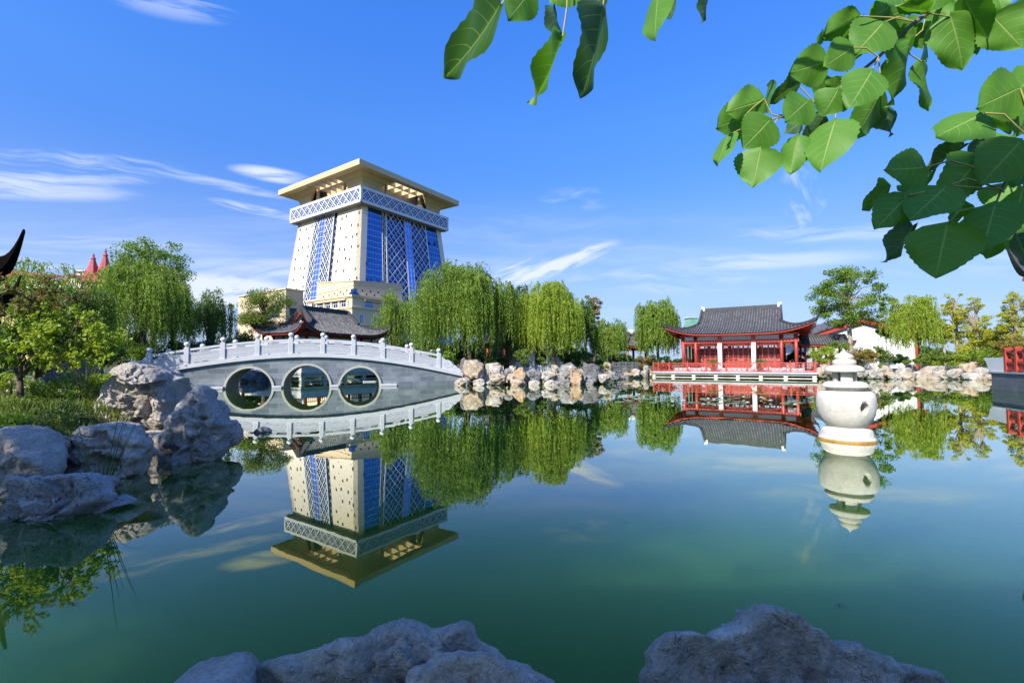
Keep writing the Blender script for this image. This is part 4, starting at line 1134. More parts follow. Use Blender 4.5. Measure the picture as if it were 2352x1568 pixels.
# ---------------- small white bridge among the willows
pa=at(1232,852,39); wb=thing('small_footbridge','small pale stone footbridge with white rails between the willow trunks','footbridge',(pa.x,39,0),R(-8))
WB=plain('pale_rail_marble',(.50,.55,.62),.6,.06,2.)
q=MB(); q.prism([(-1.2,.3),(1.9,.3),(1.9,.65),(1.4,1.15),(.2,1.3),(-.6,1.2),(-1.2,.7)],0,4); q.build('deck',WB,wb)
for x0_,x1_,h0,h1 in ((-1.6,-.25,1.3,3.0),(1.05,2.1,3.0,1.6)):
    q=MB(); y0_=-.25; q.prism([(x0_,.4),(x1_,.4),(x1_,h1),((x0_+x1_)/2,(h0+h1)/2+.05),(x0_,h0)],-.3,-.12); q.build('rail_panel',WB,wb)
for x,h in ((-1.6,1.6),(-.9,2.5),(-.2,3.2),(1.0,3.2),(1.55,2.5),(2.1,1.9)):
    q=MB(); q.box(x-.1,x+.1,-.34,-.08,.35,h); q.build('post',WB,wb); 
# red-posted garden gallery further back
pa=at(1120,845,44); gg=thing('garden_gallery','red-posted gallery glimpsed under the willows behind the shore rocks','gallery',(pa.x,44,0),R(-3))
for k in range(4):
    q=MB(); column(q,k*1.65,0,.4,3.4,.14); q.build('post',RED,gg,smooth=True)
q=MB(); q.box(-.2,5.2,-.1,.1,3.1,3.4); q.build('beam',REDD,gg)
q=MB(); q.box(-.2,5.2,1.6,1.75,.4,3.2); q.build('back_wall',PLAST,gg)
q=MB(); q.hexa([(-.5,-.7,3.35),(5.4,-.7,3.35),(5.4,1,4.3),(-.5,1,4.3),(-.5,-.7,3.5),(5.4,-.7,3.5),(5.4,1,4.5),(-.5,1,4.5)]); q.build('roof',TILE,gg)
# ---------------- flanking pavilions left and right of the viewer, only an eave corner of each in view
def sidepav(name,label,tip,rz,wood,tipdir):
    Lx=2.2; ov=1.1; U=1.15; E_=.25; fl=.6; ze_=tip.z-U-fl*1.25-.10
    # local tip at (Lx+ov+E_+fl*.62*.707, -(..)) before rotation
    t=Lx+ov+E_+fl*.62*.7071
    lt_=Vector((t,-t,0)); lt_.rotate(Matrix.Rotation(rz,3,'Z'))
    P=thing(name,label,'pavilion',(tip.x-lt_.x,tip.y-lt_.y,0),rz)
    for x in (-Lx,Lx):
        for y in (-Lx,Lx): q=MB(); column(q,x,y,.2,ze_-.1,.15); q.build('column',wood,P,smooth=True)
    q=MB()
    for s_ in (-Lx,Lx): q.box(-Lx-.3,Lx+.3,s_-.1,s_+.1,ze_-.45,ze_-.1); q.box(s_-.1,s_+.1,-Lx-.3,Lx+.3,ze_-.47,ze_-.12)
    q.build('beam',wood,P)
    q=MB(); q.box(-Lx-.6,Lx+.6,-Lx-.6,Lx+.6,-.3,.55); q.build('plinth',GRANITE,P)
    g_=roofgroup('roof',P,(0,0,0)); roof(g_,Lx,Lx,ov,ze_,ze_+2.5,.7,tg=.25,U=U,E_=E_,pitch=.22,red=wood,flick=fl,orn=False,rm=wood if wood is SILHW else None)
    return P
SILHW=plain('silhouette_black_timber',(.008,.007,.007),1.,.2,2.,spec=0.)  # near-black colour paints in the backlit silhouette of the left eave
tl=at(55,530,10.0); sidepav('near_pavilion','dark upturned eave of a pavilion entering above the left bank','',0,SILHW,0) if False else None
sidepav('corner_pavilion','pavilion whose dark upturned eave pokes in over the left bank',tl,R(45+2),SILHW,0)
tr=at(2309,556,12.5); sidepav('corner_pavilion','pavilion whose tiled eave edge shows behind the big poplar leaves',tr,R(225-12),RED,0)
# ---------------- right wall with red railing
WALLB=brickmat('dark_grey_wall_brick',(.10,.115,.13),(.17,.19,.21),(.08,.09,.10),.55,.26,'xz',.6,.012,.4)
wa_=Vector((25.75,25.0,0)); wd=(Vector((24.2,21.6,0))-wa_).normalized()
rw=thing('walled_walkway','dark brick waterside walkway with a white scroll end at the right edge','walkway',wa_,math.atan2(wd.y,wd.x))
# local x toward the viewer, local y to the right of travel?
q=MB(); q.box(0,9,0,3.2,-1,.86); q.build('brick_base',WALLB,rw)
q=MB(); q.box(-.05,9,-.06,3.2,.86,.94); q.build('coping',GRANITE,rw)
q=MB(); q.prism([(-.75,1.68),(-.74,1.60),(-.58,1.50),(-.45,1.30),(-.36,1.10),(-.12,.93),(.1,.88),(1.25,.94),(1.25,1.68)],.02,.26); q.build('scroll_wall',PLAST,rw)
rr_=thing('walkway_railing','red wooden bench railing on the dark brick walkway at the right edge','railing',wa_,math.atan2(wd.y,wd.x))
for k in range(8):
    x=1.30+k*.95; q=MB(); q.box(x-.09,x+.09,.02,.26,.94,2.10); q.box(x-.12,x+.12,-.02,.30,2.10,2.18); q.build('post',RED,rr_)
q=MB(); q.box(1.3,8,.05,.22,1.92,2.02); q.box(1.3,8,.05,.22,1.36,1.44); q.box(1.3,8,.05,.22,.98,1.06); q.box(1.3,8,.1,.16,1.04,1.36)
q.build('rails',RED,rr_)
q=MB()
for k in range(40):
    x=1.45+k*.165
    q.box(x-.018,x+.018,.07,.13,1.44,1.60)
q.build('spindles',RED,rr_)
q=MB(); q.hexa([(1.3,.30,1.44),(8,.30,1.44),(8,.42,1.44),(1.3,.42,1.44),(1.3,.60,1.98),(8,.60,1.98),(8,.66,1.98),(1.3,.66,1.98)]); q.build('back_board',REDD,rr_)
# ---------------- red-roofed hotel far left
RR=brickmat('red_roof_shingle',(.33,.055,.04),(.40,.08,.06),(.25,.04,.03),1.2,.6,'xz',.8,.02,.2); RS=plain('rose_spire',(.36,.055,.055),.6,.1,1.); YW=plain('yellow_wall',(.62,.44,.18),.8,.06,.5)
YH=120
h0=at(-200,842,YH); Ht=thing('red_roofed_hotel','long red-roofed building with two rose spires behind the left willows','building',(h0.x,YH,0),0)
def zy(y,x=120): return at(x,y,YH).z
def xl(x): return at(x,700,YH).x-h0.x
zr0,zr1=zy(594,0),zy(642,215)
q=MB(); q.hexa([(0,0,zy(640)),(xl(250),0,zy(660)),(xl(250),14,zy(660)),(0,14,zy(640)),(0,6.8,zr0+1.),(xl(250),6.8,zr1-.6),(xl(250),7.2,zr1-.6),(0,7.2,zr0+1.)]); q.build('roof',RR,Ht)
q=MB(); q.box(-.3,xl(250)+.5,.4,5.2,0,zy(650)); q.build('wall',YW,Ht)
q=MB(); q.box(-.5,xl(250)+.7,.0,14.2,zy(661),zy(653)); q.build('cornice',PLAST,Ht)
for i in range(9):
    x=xl(-150+i*44); q=MB(); q.box(x-.8,x+.8,.6,2.6,zy(648),zy(634)); q.build('dormer',PLAST,Ht)
    q=MB(); q.prism([(x-1.1,zy(634)),(x+1.1,zy(634)),(x,zy(628))],-.1,3); q.build('dormer_roof',RR,Ht)
    q=MB(); q.box(x-1,x+1,.2,.38,zy(690),zy(672)); q.build('window',GLASSP,Ht)
for x_,yt in ((215,581),(243,571)):
    x=at(x_,yt,YH+5).x-h0.x; q=MB(); zb=at(x_,640,YH+5).z; zt=at(x_,yt,YH+5).z; H_=zt-zb
    q.lathe([(2.3,0),(1.8,.12*H_),(.45,.74*H_),(.62,.76*H_),(.5,.80*H_),(.2,.86*H_),(.28,.89*H_),(.04,H_)],8,(x,5,zb)); q.build('spire',RS,Ht)
x=at(190,640,YH+5).x-h0.x; q=MB(); q.box(x-1.5,x+1.5,4,7,zy(660),zy(617)); q.box(x-1.9,x+1.9,3.6,7.4,zy(617),zy(614)); q.build('chimney',PIER,Ht)
x=xl(228); q=MB(); q.box(x-3,x+3,-2,4,0,zy(652)); q.build('wing',YW,Ht); q=MB(); q.prism([(x-3.5,zy(652)),(x+3.5,zy(652)),(x,zy(628))],-2.5,5); q.build('wing_roof',RR,Ht)
# ================================================================ rocks
RK_WHITE=rockmat('pale_limestone',(.58,.54,.48),(.22,.205,.185),(.46,.32,.18),.6,2.0)
RK_TAN=rockmat('ochre_limestone',(.54,.46,.35),(.22,.18,.14),(.52,.33,.17),.9,2.0)
RK_ORANGE=rockmat('orange_limestone',(.52,.42,.30),(.26,.18,.11),(.52,.26,.09),.95,2.2)
RK_GREY=rockmat('grey_limestone',(.33,.33,.33),(.15,.15,.155),(.28,.20,.12),.3,2.0)
RK_DARK=rockmat('dark_lake_stone',(.20,.205,.21),(.08,.083,.09),(.20,.13,.08),.4,1.4)
RK_NEAR=rockmat('near_blue_grey_rock',(.70,.59,.48),(.42,.355,.29),(.40,.31,.22),.35,2.2,pits=.5)
RK_SPOT=rockmat('speckled_rock',(.64,.60,.57),(.38,.35,.33),(.30,.24,.18),.3,2.4,spots=.95)
RK_BIG=rockmat('big_bank_rock',(.58,.53,.46),(.32,.29,.26),(.36,.29,.2),.4,2.4,pits=1.3)
_ico={}
def ico(n):
    if n not in _ico:
        bmx=bmesh.new(); bmesh.ops.create_icosphere(bmx,subdivisions=n,radius=1); bmx.verts.ensure_lookup_table()
        _ico[n]=([v.co.copy() for v in bmx.verts],[tuple(v.index for v in f.verts) for f in bmx.faces]); bmx.free()
    return _ico[n]
def rock(name,label,poly,Y,thick,mat,sub=4,seed=0,amp=.06,flat=.75,group=None,under=None,rough=1.,lean=0.,cuts=16,soft=.65,dents=(),tilt=0.):
    """poly: pixel outline -> a solid of that outline at depth Y, with real thickness and broken faces"""
    P=[at(x,y,Y) for x,y in poly]; pts=[(p.x,p.z) for p in P]
    if under is not None: pass
    cx=(min(p[0] for p in pts)+max(p[0] for p in pts))/2; cz=(min(p[1] for p in pts)+max(p[1] for p in pts))/2
    n=len(pts)
    def rad(th):
        dx,dz=math.cos(th),math.sin(th); best=1e-3
        for i in range(n):
            ax,az=pts[i][0]-cx,pts[i][1]-cz; bx,bz=pts[(i+1)%n][0]-cx,pts[(i+1)%n][1]-cz
            ex_,ez=bx-ax,bz-az; den=dx*ez-dz*ex_
            if abs(den)<1e-9: continue
            t=(ax*ez-az*ex_)/den; u=(ax*dz-az*dx)/den
            if t>0 and -1e-6<=u<=1+1e-6: best=max(best,t)
        return best
    tab=[rad(2*PI*i/360-PI) for i in range(361)]
    DN=[(at(a,c,Y).x-cx,at(a,c,Y).z-cz,dr*Y/F,dd) for a,c,dr,dd in dents]
    V,Fc=ico(max(sub,5) if sub<5 and len(pts)>0 and Y<20 else sub); R0=sum(tab)/361; out=[]
    rp=random.Random(seed*7+1); planes=[]
    for i in range(cuts):
        d_=Vector((rp.gauss(0,.8),-abs(rp.gauss(.75,.5)) if i%4 else rp.gauss(0,.6),rp.gauss(.15,.75))).normalized()
        planes.append((d_,rp.uniform(.42,.76)))
    off=Vector((seed*3.7,seed*1.3,seed*2.1)); z0=0
    for v in V:
        th=math.atan2(v.z,v.x); f=(th+PI)/(2*PI)*360; i=int(f); r=tab[i]+(tab[min(i+1,360)]-tab[i])*(f-i)
        rho=math.sqrt(v.x*v.x+v.z*v.z); rr=r*(rho**(flat*.72))
        y=math.copysign(abs(v.y)**.6,v.y)*thick
        p=Vector((rr*math.cos(th),y,rr*math.sin(th)))
        for d_,h_ in planes:
            sup=math.sqrt((d_.x*R0)**2+(d_.y*thick)**2+(d_.z*R0)**2)
            ins=abs(d_.y); hh_=h_+(1-ins)*.22
            e_=p.dot(d_)-hh_*sup*1.08
            if e_>0: p-=d_*e_*.95*(1-soft*rho**5)
        for dx_,dy_,dr,dd in DN:
            if p.y<0:
                e2=((p.x-dx_)**2+((p.z-dy_)*1.5)**2)/(dr*dr)
                if e2<4: p.y+=dd*math.exp(-e2*1.6)
        q=(p+off)
        s=1/R0
        d1=noise.noise(q*s*1.4); c=noise.voronoi(q*s*1.9)[0]; ridge=c[1]-c[0]
        d2=noise.fractal(q*s*3.2,.85,2.1,5); 
        rg_=1-abs(noise.noise(q*s*1.1+Vector((5,9,2))))*2.6; cre=max(0.,rg_-.45)*1.1
        strat=noise.noise(Vector((q.x*s*.8,q.y*s*.8,q.z*s*5.)))
        d=(d1*.4+min(ridge,.3)*.9-.2+d2*.9*rough+strat*.55-cre*.5)*amp*R0
        nrm=Vector((v.x/max(r,.01)*R0,v.y*R0/thick*.7,v.z/max(r,.01)*R0)).normalized()
        edge=1-.8*rho**4
        p=p+nrm*d*edge*2.0
        p.y+=lean*p.z; p.z-=tilt*p.y
        out.append(p)
    base=Vector((cx,Y,cz))
    me=bpy.data.meshes.new(name); me.from_pydata([tuple(p) for p in out],[],Fc); me.materials.append(mat)
    me.polygons.foreach_set('use_smooth',[True]*len(Fc)); me.update()
    o=bpy.data.objects.new(name,me); COL.objects.link(o); o.location=base
    return tag(o,label,'rock',group)
# -- near rocks along the bottom of the view
rock('shore_rock','smooth grey rock with a single rounded hump, second from left in front of the viewer',[(560,1760),(589,1568),(595,1525),(608,1516),(674,1506),(739,1478),(780,1471),(837,1461),(905,1425),(932,1416),(962,1429),(996,1440),(1041,1432),(1070,1419),(1089,1431),(1104,1454),(1143,1501),(1165,1518),(1215,1600),(1250,1780),(900,1850)],2.15,.26,RK_NEAR,6,3,.09,rough=1.7,soft=.97,cuts=22,tilt=.5)
rock('shore_rock','low blue-grey rock overlapping the front of the humped rock',[(915,1760),(928,1600),(934,1531),(947,1525),(992,1516),(1022,1497),(1053,1487),(1102,1495),(1163,1516),(1212,1531),(1246,1548),(1275,1575),(1330,1760),(1100,1850)],1.78,.20,RK_NEAR,6,5,.08,rough=1.7,soft=.97,cuts=22,tilt=.5)
rock('shore_rock','small sliver of grey rock cut off by the lower frame edge',[(330,1760),(390,1572),(459,1554),(527,1540),(557,1537),(562,1570),(575,1760),(450,1820)],1.9,.25,RK_NEAR,5,6,.03)
RK_VEIN=rockmat('veined_near_rock',(.66,.56,.46),(.33,.28,.23),(.72,.66,.60),.8,2.2,pits=.3)
rock('shore_rock','large craggy grey rock with white veins, sloping down to the lower right corner',[(1440,1800),(1461,1568),(1467,1552),(1488,1536),(1483,1499),(1508,1468),(1540,1449),(1581,1442),(1610,1459),(1629,1450),(1689,1424),(1715,1405),(1740,1394),(1772,1396),(1810,1410),(1823,1426),(1842,1430),(1880,1454),(1905,1462),(1940,1470),(1975,1497),(2032,1519),(2086,1526),(2134,1541),(2185,1568),(2290,1700),(2200,1900),(1800,1960)],2.2,.26,RK_VEIN,6,8,.075,rough=2.,soft=.97,cuts=26,tilt=.5)
# -- left bank rocks
rock('bank_rock','tallest leaning grey boulder of the left bank with a flat weathered slab on top',[(222,975),(228,950),(236,905),(243,880),(262,862),(266,848),(283,838),(305,832),(330,833),(352,840),(372,842),(392,850),(405,862),(420,868),(418,885),(415,905),(408,940),(398,975),(380,1000),(330,1012),(280,1005),(240,985)],8.5,.55,RK_BIG,6,11,.10,rough=1.6,soft=.8,dents=((310,925,10,.08),(334,935,8,.12),(372,905,6,.1),(350,1000,22,.3)))
rock('bank_rock','flat weathered slab resting on the tallest left boulder',[(262,858),(268,846),(290,836),(318,832),(345,839),(366,846),(378,856),(376,872),(360,876),(330,870),(300,865),(275,863)],8.2,.5,RK_BIG,6,12,.10,rough=1.8,soft=.8)
rock('bank_rock','tall pointed rock with a sunlit face rising straight from the water',[(363,1075),(363,1048),(369,1024),(380,998),(385,968),(406,948),(414,930),(428,913),(438,899),(461,888),(478,894),(491,922),(496,942),(508,952),(522,976),(528,1000),(516,1042),(512,1066),(439,1082)],7.3,.36,RK_BIG,6,13,.10,rough=1.6,soft=.8,dents=((450,962,7,.12),(484,957,9,.12),(472,977,6,.08),(464,915,7,.1)))
rock('bank_rock','small dark rounded rock leaning on the right foot of the pointed rock',[(495,955),(512,960),(528,975),(536,995),(537,1015),(528,1028),(505,1035),(490,1010)],7.6,.4,RK_NEAR,4,14,.05)
rock('bank_rock','narrow pale rock slotted behind the pointed rock and the tallest boulder',[(405,905),(415,885),(425,895),(432,915),(428,960),(405,960)],8.9,.3,RK_BIG,4,15,.05)
rock('bank_rock','grey ledge rock with a scooped hollow on top beside the reeds',[(136,1000),(160,1003),(190,998),(200,978),(240,975),(300,990),(335,1003),(346,1010),(350,1030),(340,1050),(330,1075),(345,1105),(300,1110),(240,1105),(180,1090),(150,1085),(140,1060),(138,1020)],6.3,.42,RK_NEAR,6,16,.12,rough=1.6,dents=((262,1050,24,.45),(240,1001,34,.3),(330,1030,14,.15)))
rock('bank_rock','thin overhanging slab above the scooped ledge rock',[(182,978),(200,973),(235,974),(265,982),(290,985),(300,992),(280,1003),(240,998),(205,992)],6.9,.5,RK_NEAR,5,17,.06)
rock('bank_rock','dark shadowed rock wedged in the gap under the tallest boulder',[(280,995),(330,990),(380,990),(390,1040),(372,1080),(340,1090),(310,1060),(285,1030)],7.9,.4,RK_NEAR,4,18,.07)
rock('bank_rock','big smooth blue-grey boulder cut by the left edge of the picture',[(-60,1100),(-70,1010),(-40,985),(0,978),(30,981),(60,990),(78,1008),(88,1025),(110,1038),(128,1060),(145,1085),(140,1110),(60,1140),(-40,1150)],5.6,.5,RK_NEAR,6,19,.07,rough=1.4)
rock('bank_rock','cracked small rocks wedged between the smooth boulder and the ledge rock',[(85,1020),(95,1008),(120,1003),(140,1012),(148,1040),(140,1080),(118,1060),(95,1035)],6.0,.3,RK_GREY,4,20,.09)
rock('bank_rock','low speckled rock with dark lichen spots at the lower left waterline',[(-80,1240),(-60,1110),(0,1096),(18,1103),(45,1093),(80,1090),(100,1096),(150,1092),(205,1084),(235,1092),(258,1105),(270,1125),(287,1140),(284,1158),(250,1165),(205,1178),(150,1195),(100,1200),(50,1205),(20,1230),(-20,1260)],4.7,.35,RK_SPOT,6,21,.10,rough=1.8,tilt=.25)
rock('bank_rock','small flat rock at the foot of the reeds by the water',[(212,1160),(230,1150),(262,1142),(285,1147),(290,1158),(260,1168),(222,1180)],4.9,.25,RK_SPOT,4,22,.06)
rock('bank_rock','round grey boulder half hidden in the bank shrubs behind the young trees',[(118,860),(122,842),(140,832),(170,828),(195,832),(206,845),(208,870),(195,900),(150,905),(120,890)],11.5,.7,RK_DARK,4,23,.05)
for i,(pl,lab) in enumerate((([(0,905),(20,893),(60,892),(90,905),(70,925),(10,925)],'pale weathered stone lying in the undergrowth at the far left'),([(105,905),(130,893),(165,893),(190,908),(185,930),(110,925)],'pale flat stone lying in the undergrowth under the yellow-leaved tree'),([(30,870),(60,862),(90,875),(85,890),(35,890)],'sunlit stone behind the young tree trunks'),([(205,905),(235,880),(262,885),(255,930),(215,940)],'grey stone between the tall grass and the tallest boulder'))):
    rock('bank_stone',lab,pl,10.5 if i<3 else 9.6,.4,RK_WHITE if i!=3 else RK_GREY,4,30+i,.07)
rock('pond_stone','small dark stone breaking the surface in front of the bridge',[(580,994),(586,986),(600,980),(612,982),(622,990),(620,1000),(590,1003)],10.2,.18,RK_GREY,4,40,.08)
# -- far shore rocks  (outline boxes measured on the photograph)
def blob(x0,x1,y0,y1,seed,square=.5,skew=0.):
    r=random.Random(seed); pts=[]; n=r.choice((6,7,8)); e=3.2+square*5
    a=r.uniform(0,.6)
    for i in range(n):
        th=a+2*PI*(i+r.uniform(-.28,.28))/n; c,s_=math.cos(th),math.sin(th); rr=(abs(c)**e+abs(s_)**e)**(-1/e)*(1+r.uniform(-.13,.10))
        pts.append(((x0+x1)/2+rr*c*(x1-x0)/2*1.05,(y0+y1)/2-rr*s_*(y1-y0)/2*1.05))
    return pts
A5=lambda x,y:(1004.9+x/4.096,717.8+y/4.096)
mid=[(245,440,438,622,RK_TAN,31.7,'large ochre block nearest the bridge end',.9,'t'),(155,308,612,700,RK_WHITE,30.9,'pale squat block at the water below the ochre block',.7,''),
 (212,290,410,570,RK_DARK,33.2,'dark upright stone hidden behind the ochre block',.3,''),(338,468,655,705,RK_WHITE,30.6,'light flat stone at the water right of the squat block',.3,''),
 (330,462,620,668,RK_WHITE,31.3,'narrow ledge stone above the light flat stone',.3,''),(458,612,470,585,RK_WHITE,32.2,'white two-horned block standing on a tan block',.8,''),
 (488,642,575,698,RK_TAN,31.1,'tan block under the white two-horned block',.9,''),(608,712,520,605,RK_GREY,32.4,'low grey stone in the gap right of the two-horned block',.3,''),
 (638,765,588,660,RK_WHITE,31.6,'slanting white stone left of the peaked orange rock',.4,''),(700,838,503,645,RK_ORANGE,31.9,'peaked orange-streaked rock with a dark hole',.2,'p'),
 (655,855,625,702,RK_TAN,31.,'wide flat tan stone at the water below the peaked rock',.4,''),(833,976,530,635,RK_GREY,32.,'grey layered boulder right of the peaked rock',.6,''),
 (850,976,632,700,RK_WHITE,31.1,'flat pale stone under the grey layered boulder',.5,''),(963,1112,543,640,RK_WHITE,32.,'rounded pale boulder in front of the willow trunk',.3,''),
 (988,1145,628,698,RK_WHITE,31.2,'flat pale stone under the rounded boulder',.4,''),(1108,1255,583,660,RK_GREY,32.2,'overhanging grey stone left of the orange pillar',.4,''),
 (1140,1270,630,705,RK_GREY,31.4,'dark wet stone in the gap left of the orange pillar',.3,''),(1070,1148,493,580,RK_TAN,34.4,'upright tan stone behind the rounded boulder',.6,''),
 (1148,1225,503,565,RK_GREY,34.6,'small grey stone behind the overhang',.3,''),(1192,1290,468,548,RK_DARK,35.,'dark rounded stone behind the orange pillar',.4,''),
 (1250,1352,520,702,RK_ORANGE,31.3,'bright orange pillar rock rising from the water',.8,''),(1300,1386,530,700,RK_WHITE,31.7,'white right half leaning on the orange pillar',.7,''),(1228,1310,495,570,RK_WHITE,31.8,'white jagged cap on the orange pillar',.3,''),
 (1345,1562,468,680,RK_DARK,33.3,'biggest dark grey boulder of the central shore',.5,''),(1378,1475,628,695,RK_GREY,31.7,'grey wedge at the water before the biggest dark boulder',.3,''),
 (1563,1660,468,585,RK_TAN,37.5,'upright tan stone right of the biggest dark boulder',.7,''),(1640,1762,545,610,RK_GREY,42,'low grey stone on the back shore by the dark balustrade',.3,''),
 (1738,1792,508,570,RK_DARK,43,'small dark peaked stone before the balustrade',.2,''),(1822,1922,528,590,RK_WHITE,44.5,'wide pale stone left of the terrace',.3,''),
 (1938,1982,465,570,RK_WHITE,46,'slim white pointed stone beside the terrace railing',.2,''),(1915,1985,545,600,RK_WHITE,45.,'rounded pale stone at the foot of the white pointed stone',.3,''),(1958,2016,525,605,RK_ORANGE,46.3,'orange stone against the terrace corner',.4,''),
 (1655,1850,563,590,RK_TAN,43,'long flat shelf stone at the back waterline',.9,''),(1560,1640,575,612,RK_GREY,37,'low flat stones at the bend of the shore',.3,''),(1640,1850,590,612,RK_GREY,41.5,'thin wet shelf at the back waterline',.8,'')]
for i,(x0,x1,y0,y1,mt,Y,lab,sq,fl) in enumerate(mid):
    a=A5(x0,y0); c=A5(x1,y1); pl=blob(a[0],c[0],a[1],c[1]+2,100+i,sq)
    if fl=='p': pl=[A5(*q) for q in ((700,640),(705,590),(725,540),(750,508),(775,503),(805,520),(825,560),(838,600),(838,645),(770,655))]
    w=(c[0]-a[0])*Y/F
    rock('shore_boulder',lab,pl,Y,max(.3,w*.42),mt,4,50+i,.12,group='rocks along the central shore',rough=1.5,soft=.25,cuts=6,flat=.5)
for i,(x0,x1,y0,y1,mt,lab) in enumerate(((1050,1090,845,880,RK_GREY,'grey filler rock between the ochre block and the bridge end'),(1100,1135,848,884,RK_WHITE,'pale filler rock between the ochre and two-horned blocks'),(1128,1160,852,884,RK_GREY,'grey filler rock left of the peaked rock'),(1158,1190,856,886,RK_TAN,'tan filler rock at the left foot of the peaked rock'),(1196,1225,852,884,RK_WHITE,'white filler rock between the peaked rock and the layered boulder'),(1222,1250,858,886,RK_GREY,'grey filler rock right of the layered boulder'),(1245,1280,860,886,RK_TAN,'tan filler rock below the willow trunk'),(1272,1306,856,884,RK_WHITE,'white filler rock left of the orange pillar'),(1285,1315,838,868,RK_GREY,'grey upright filler rock behind the overhanging grey stone'),(1340,1372,862,884,RK_GREY,'dark wet filler rock right of the orange pillar'),(1372,1400,858,880,RK_WHITE,'pale filler rock at the right foot of the biggest dark boulder'),(1395,1425,854,872,RK_GREY,'grey filler rock at the bend of the shore'))):
    rock('shore_boulder',lab,blob(x0,x1,y0,y1,500+i,.4),32.3,.6,mt,4,160+i,.12,group='rocks along the central shore',rough=1.5,soft=.25,cuts=6,flat=.5)
A7=lambda x,y:(1780+x/3.901,574.2+y/3.901)
rt=[(388,525,1028,1150,RK_TAN,41.,'tan boulder half hidden behind the left side of the lantern',.4),(735,822,1068,1150,RK_WHITE,40.,'pale boulder just right of the lantern firebox',.4),
 (820,982,1078,1150,RK_WHITE,39.8,'wide pinkish boulder right of the lantern',.5),(868,1032,1028,1088,RK_WHITE,41,'flat-topped pale slab on the wide pinkish boulder',.6),(973,1085,1090,1130,RK_ORANGE,40.,'bright orange stone below the clipped bush',.4),
 (1005,1125,1112,1152,RK_WHITE,39.3,'low white stone at the water under the orange stone',.3),(1098,1232,1048,1150,RK_WHITE,39.7,'peaked cream boulder under the right willow',.3),(1138,1255,1095,1156,RK_TAN,39.1,'cream boulder overlapping the peaked one',.3),
 (1180,1252,1024,1088,RK_GREY,41.5,'upright grey stone behind the peaked cream boulder',.4),(1228,1305,1088,1152,RK_WHITE,39.4,'small cream stone left of the holed boulder',.3),(1283,1442,1068,1140,RK_TAN,39.5,'long cream boulder with a round hole',.6),
 (1358,1562,1038,1085,RK_WHITE,40.5,'long flat white slab above the holed boulder',.5),(1265,1450,1128,1160,RK_TAN,38.8,'thin ledge at the water under the holed boulder',.6),(1428,1575,1083,1158,RK_WHITE,38.9,'white boulder right of the holed boulder',.4),
 (1558,1665,1063,1164,RK_WHITE,38.4,'white boulder sloping down to the left of the great round rock',.3),(1648,1862,996,1150,RK_TAN,39.3,'great round ochre rock of the right shore',.6),
 (1725,1900,1098,1172,RK_WHITE,37.4,'pale boulder at the foot of the great round rock',.4),(1780,1925,1053,1135,RK_WHITE,38.3,'jagged white boulder right of the great round rock',.3),(1880,1945,1110,1176,RK_TAN,36.8,'small tan stone against the brick walkway',.3)]
for i,(x0,x1,y0,y1,mt,Y,lab,sq) in enumerate(rt):
    a=A7(x0,y0); c=A7(x1,y1); w=(c[0]-a[0])*Y/F
    rock('lakeside_boulder',lab,blob(a[0],c[0],a[1],c[1]+2,200+i,sq),Y,max(.3,w*.42),mt,4,90+i,.12,group='rocks along the right shore',rough=1.5,soft=.25,cuts=6,flat=.5)
# rocks seen through the left arch
for i,(x0,x1,y0,y1,mt,Y,lab) in enumerate(((540,590,850,886,RK_GREY,38.5,'dark rock seen through the left bridge arch'),(575,625,855,884,RK_DARK,39.,'second dark rock seen through the left bridge arch, on the right'),)):
    rock('arch_view_rock',lab,blob(x0,x1,y0,y1,300+i,.3),Y,.8,mt,4,140+i,.08)
# ================================================================ foliage
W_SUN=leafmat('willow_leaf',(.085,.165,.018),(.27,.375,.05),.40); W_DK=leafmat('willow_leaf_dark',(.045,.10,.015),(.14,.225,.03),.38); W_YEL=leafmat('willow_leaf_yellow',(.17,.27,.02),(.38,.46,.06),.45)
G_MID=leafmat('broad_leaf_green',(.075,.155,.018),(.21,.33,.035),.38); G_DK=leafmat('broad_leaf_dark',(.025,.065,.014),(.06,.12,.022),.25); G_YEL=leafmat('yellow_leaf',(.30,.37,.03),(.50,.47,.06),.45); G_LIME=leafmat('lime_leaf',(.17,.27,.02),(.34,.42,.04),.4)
G_OLV=leafmat('olive_leaf',(.08,.14,.02),(.19,.25,.035),.3); G_RED=leafmat('bronze_leaf',(.16,.06,.02),(.12,.17,.03),.3); G_AUT=leafmat('russet_leaf',(.22,.12,.03),(.25,.24,.04),.3)
BARK=plain('brown_bark',(.10,.072,.05),.9,.3,3.,bmp=.8,bscale=14); BARKP=plain('pale_bark',(.30,.25,.19),.9,.2,3.,bmp=.5,bscale=14)
def treeroot(name,label,cat,x,y,group=None): 
    z=gh(x,y); return thing(name,label,cat,(x,y,z),0,group),z
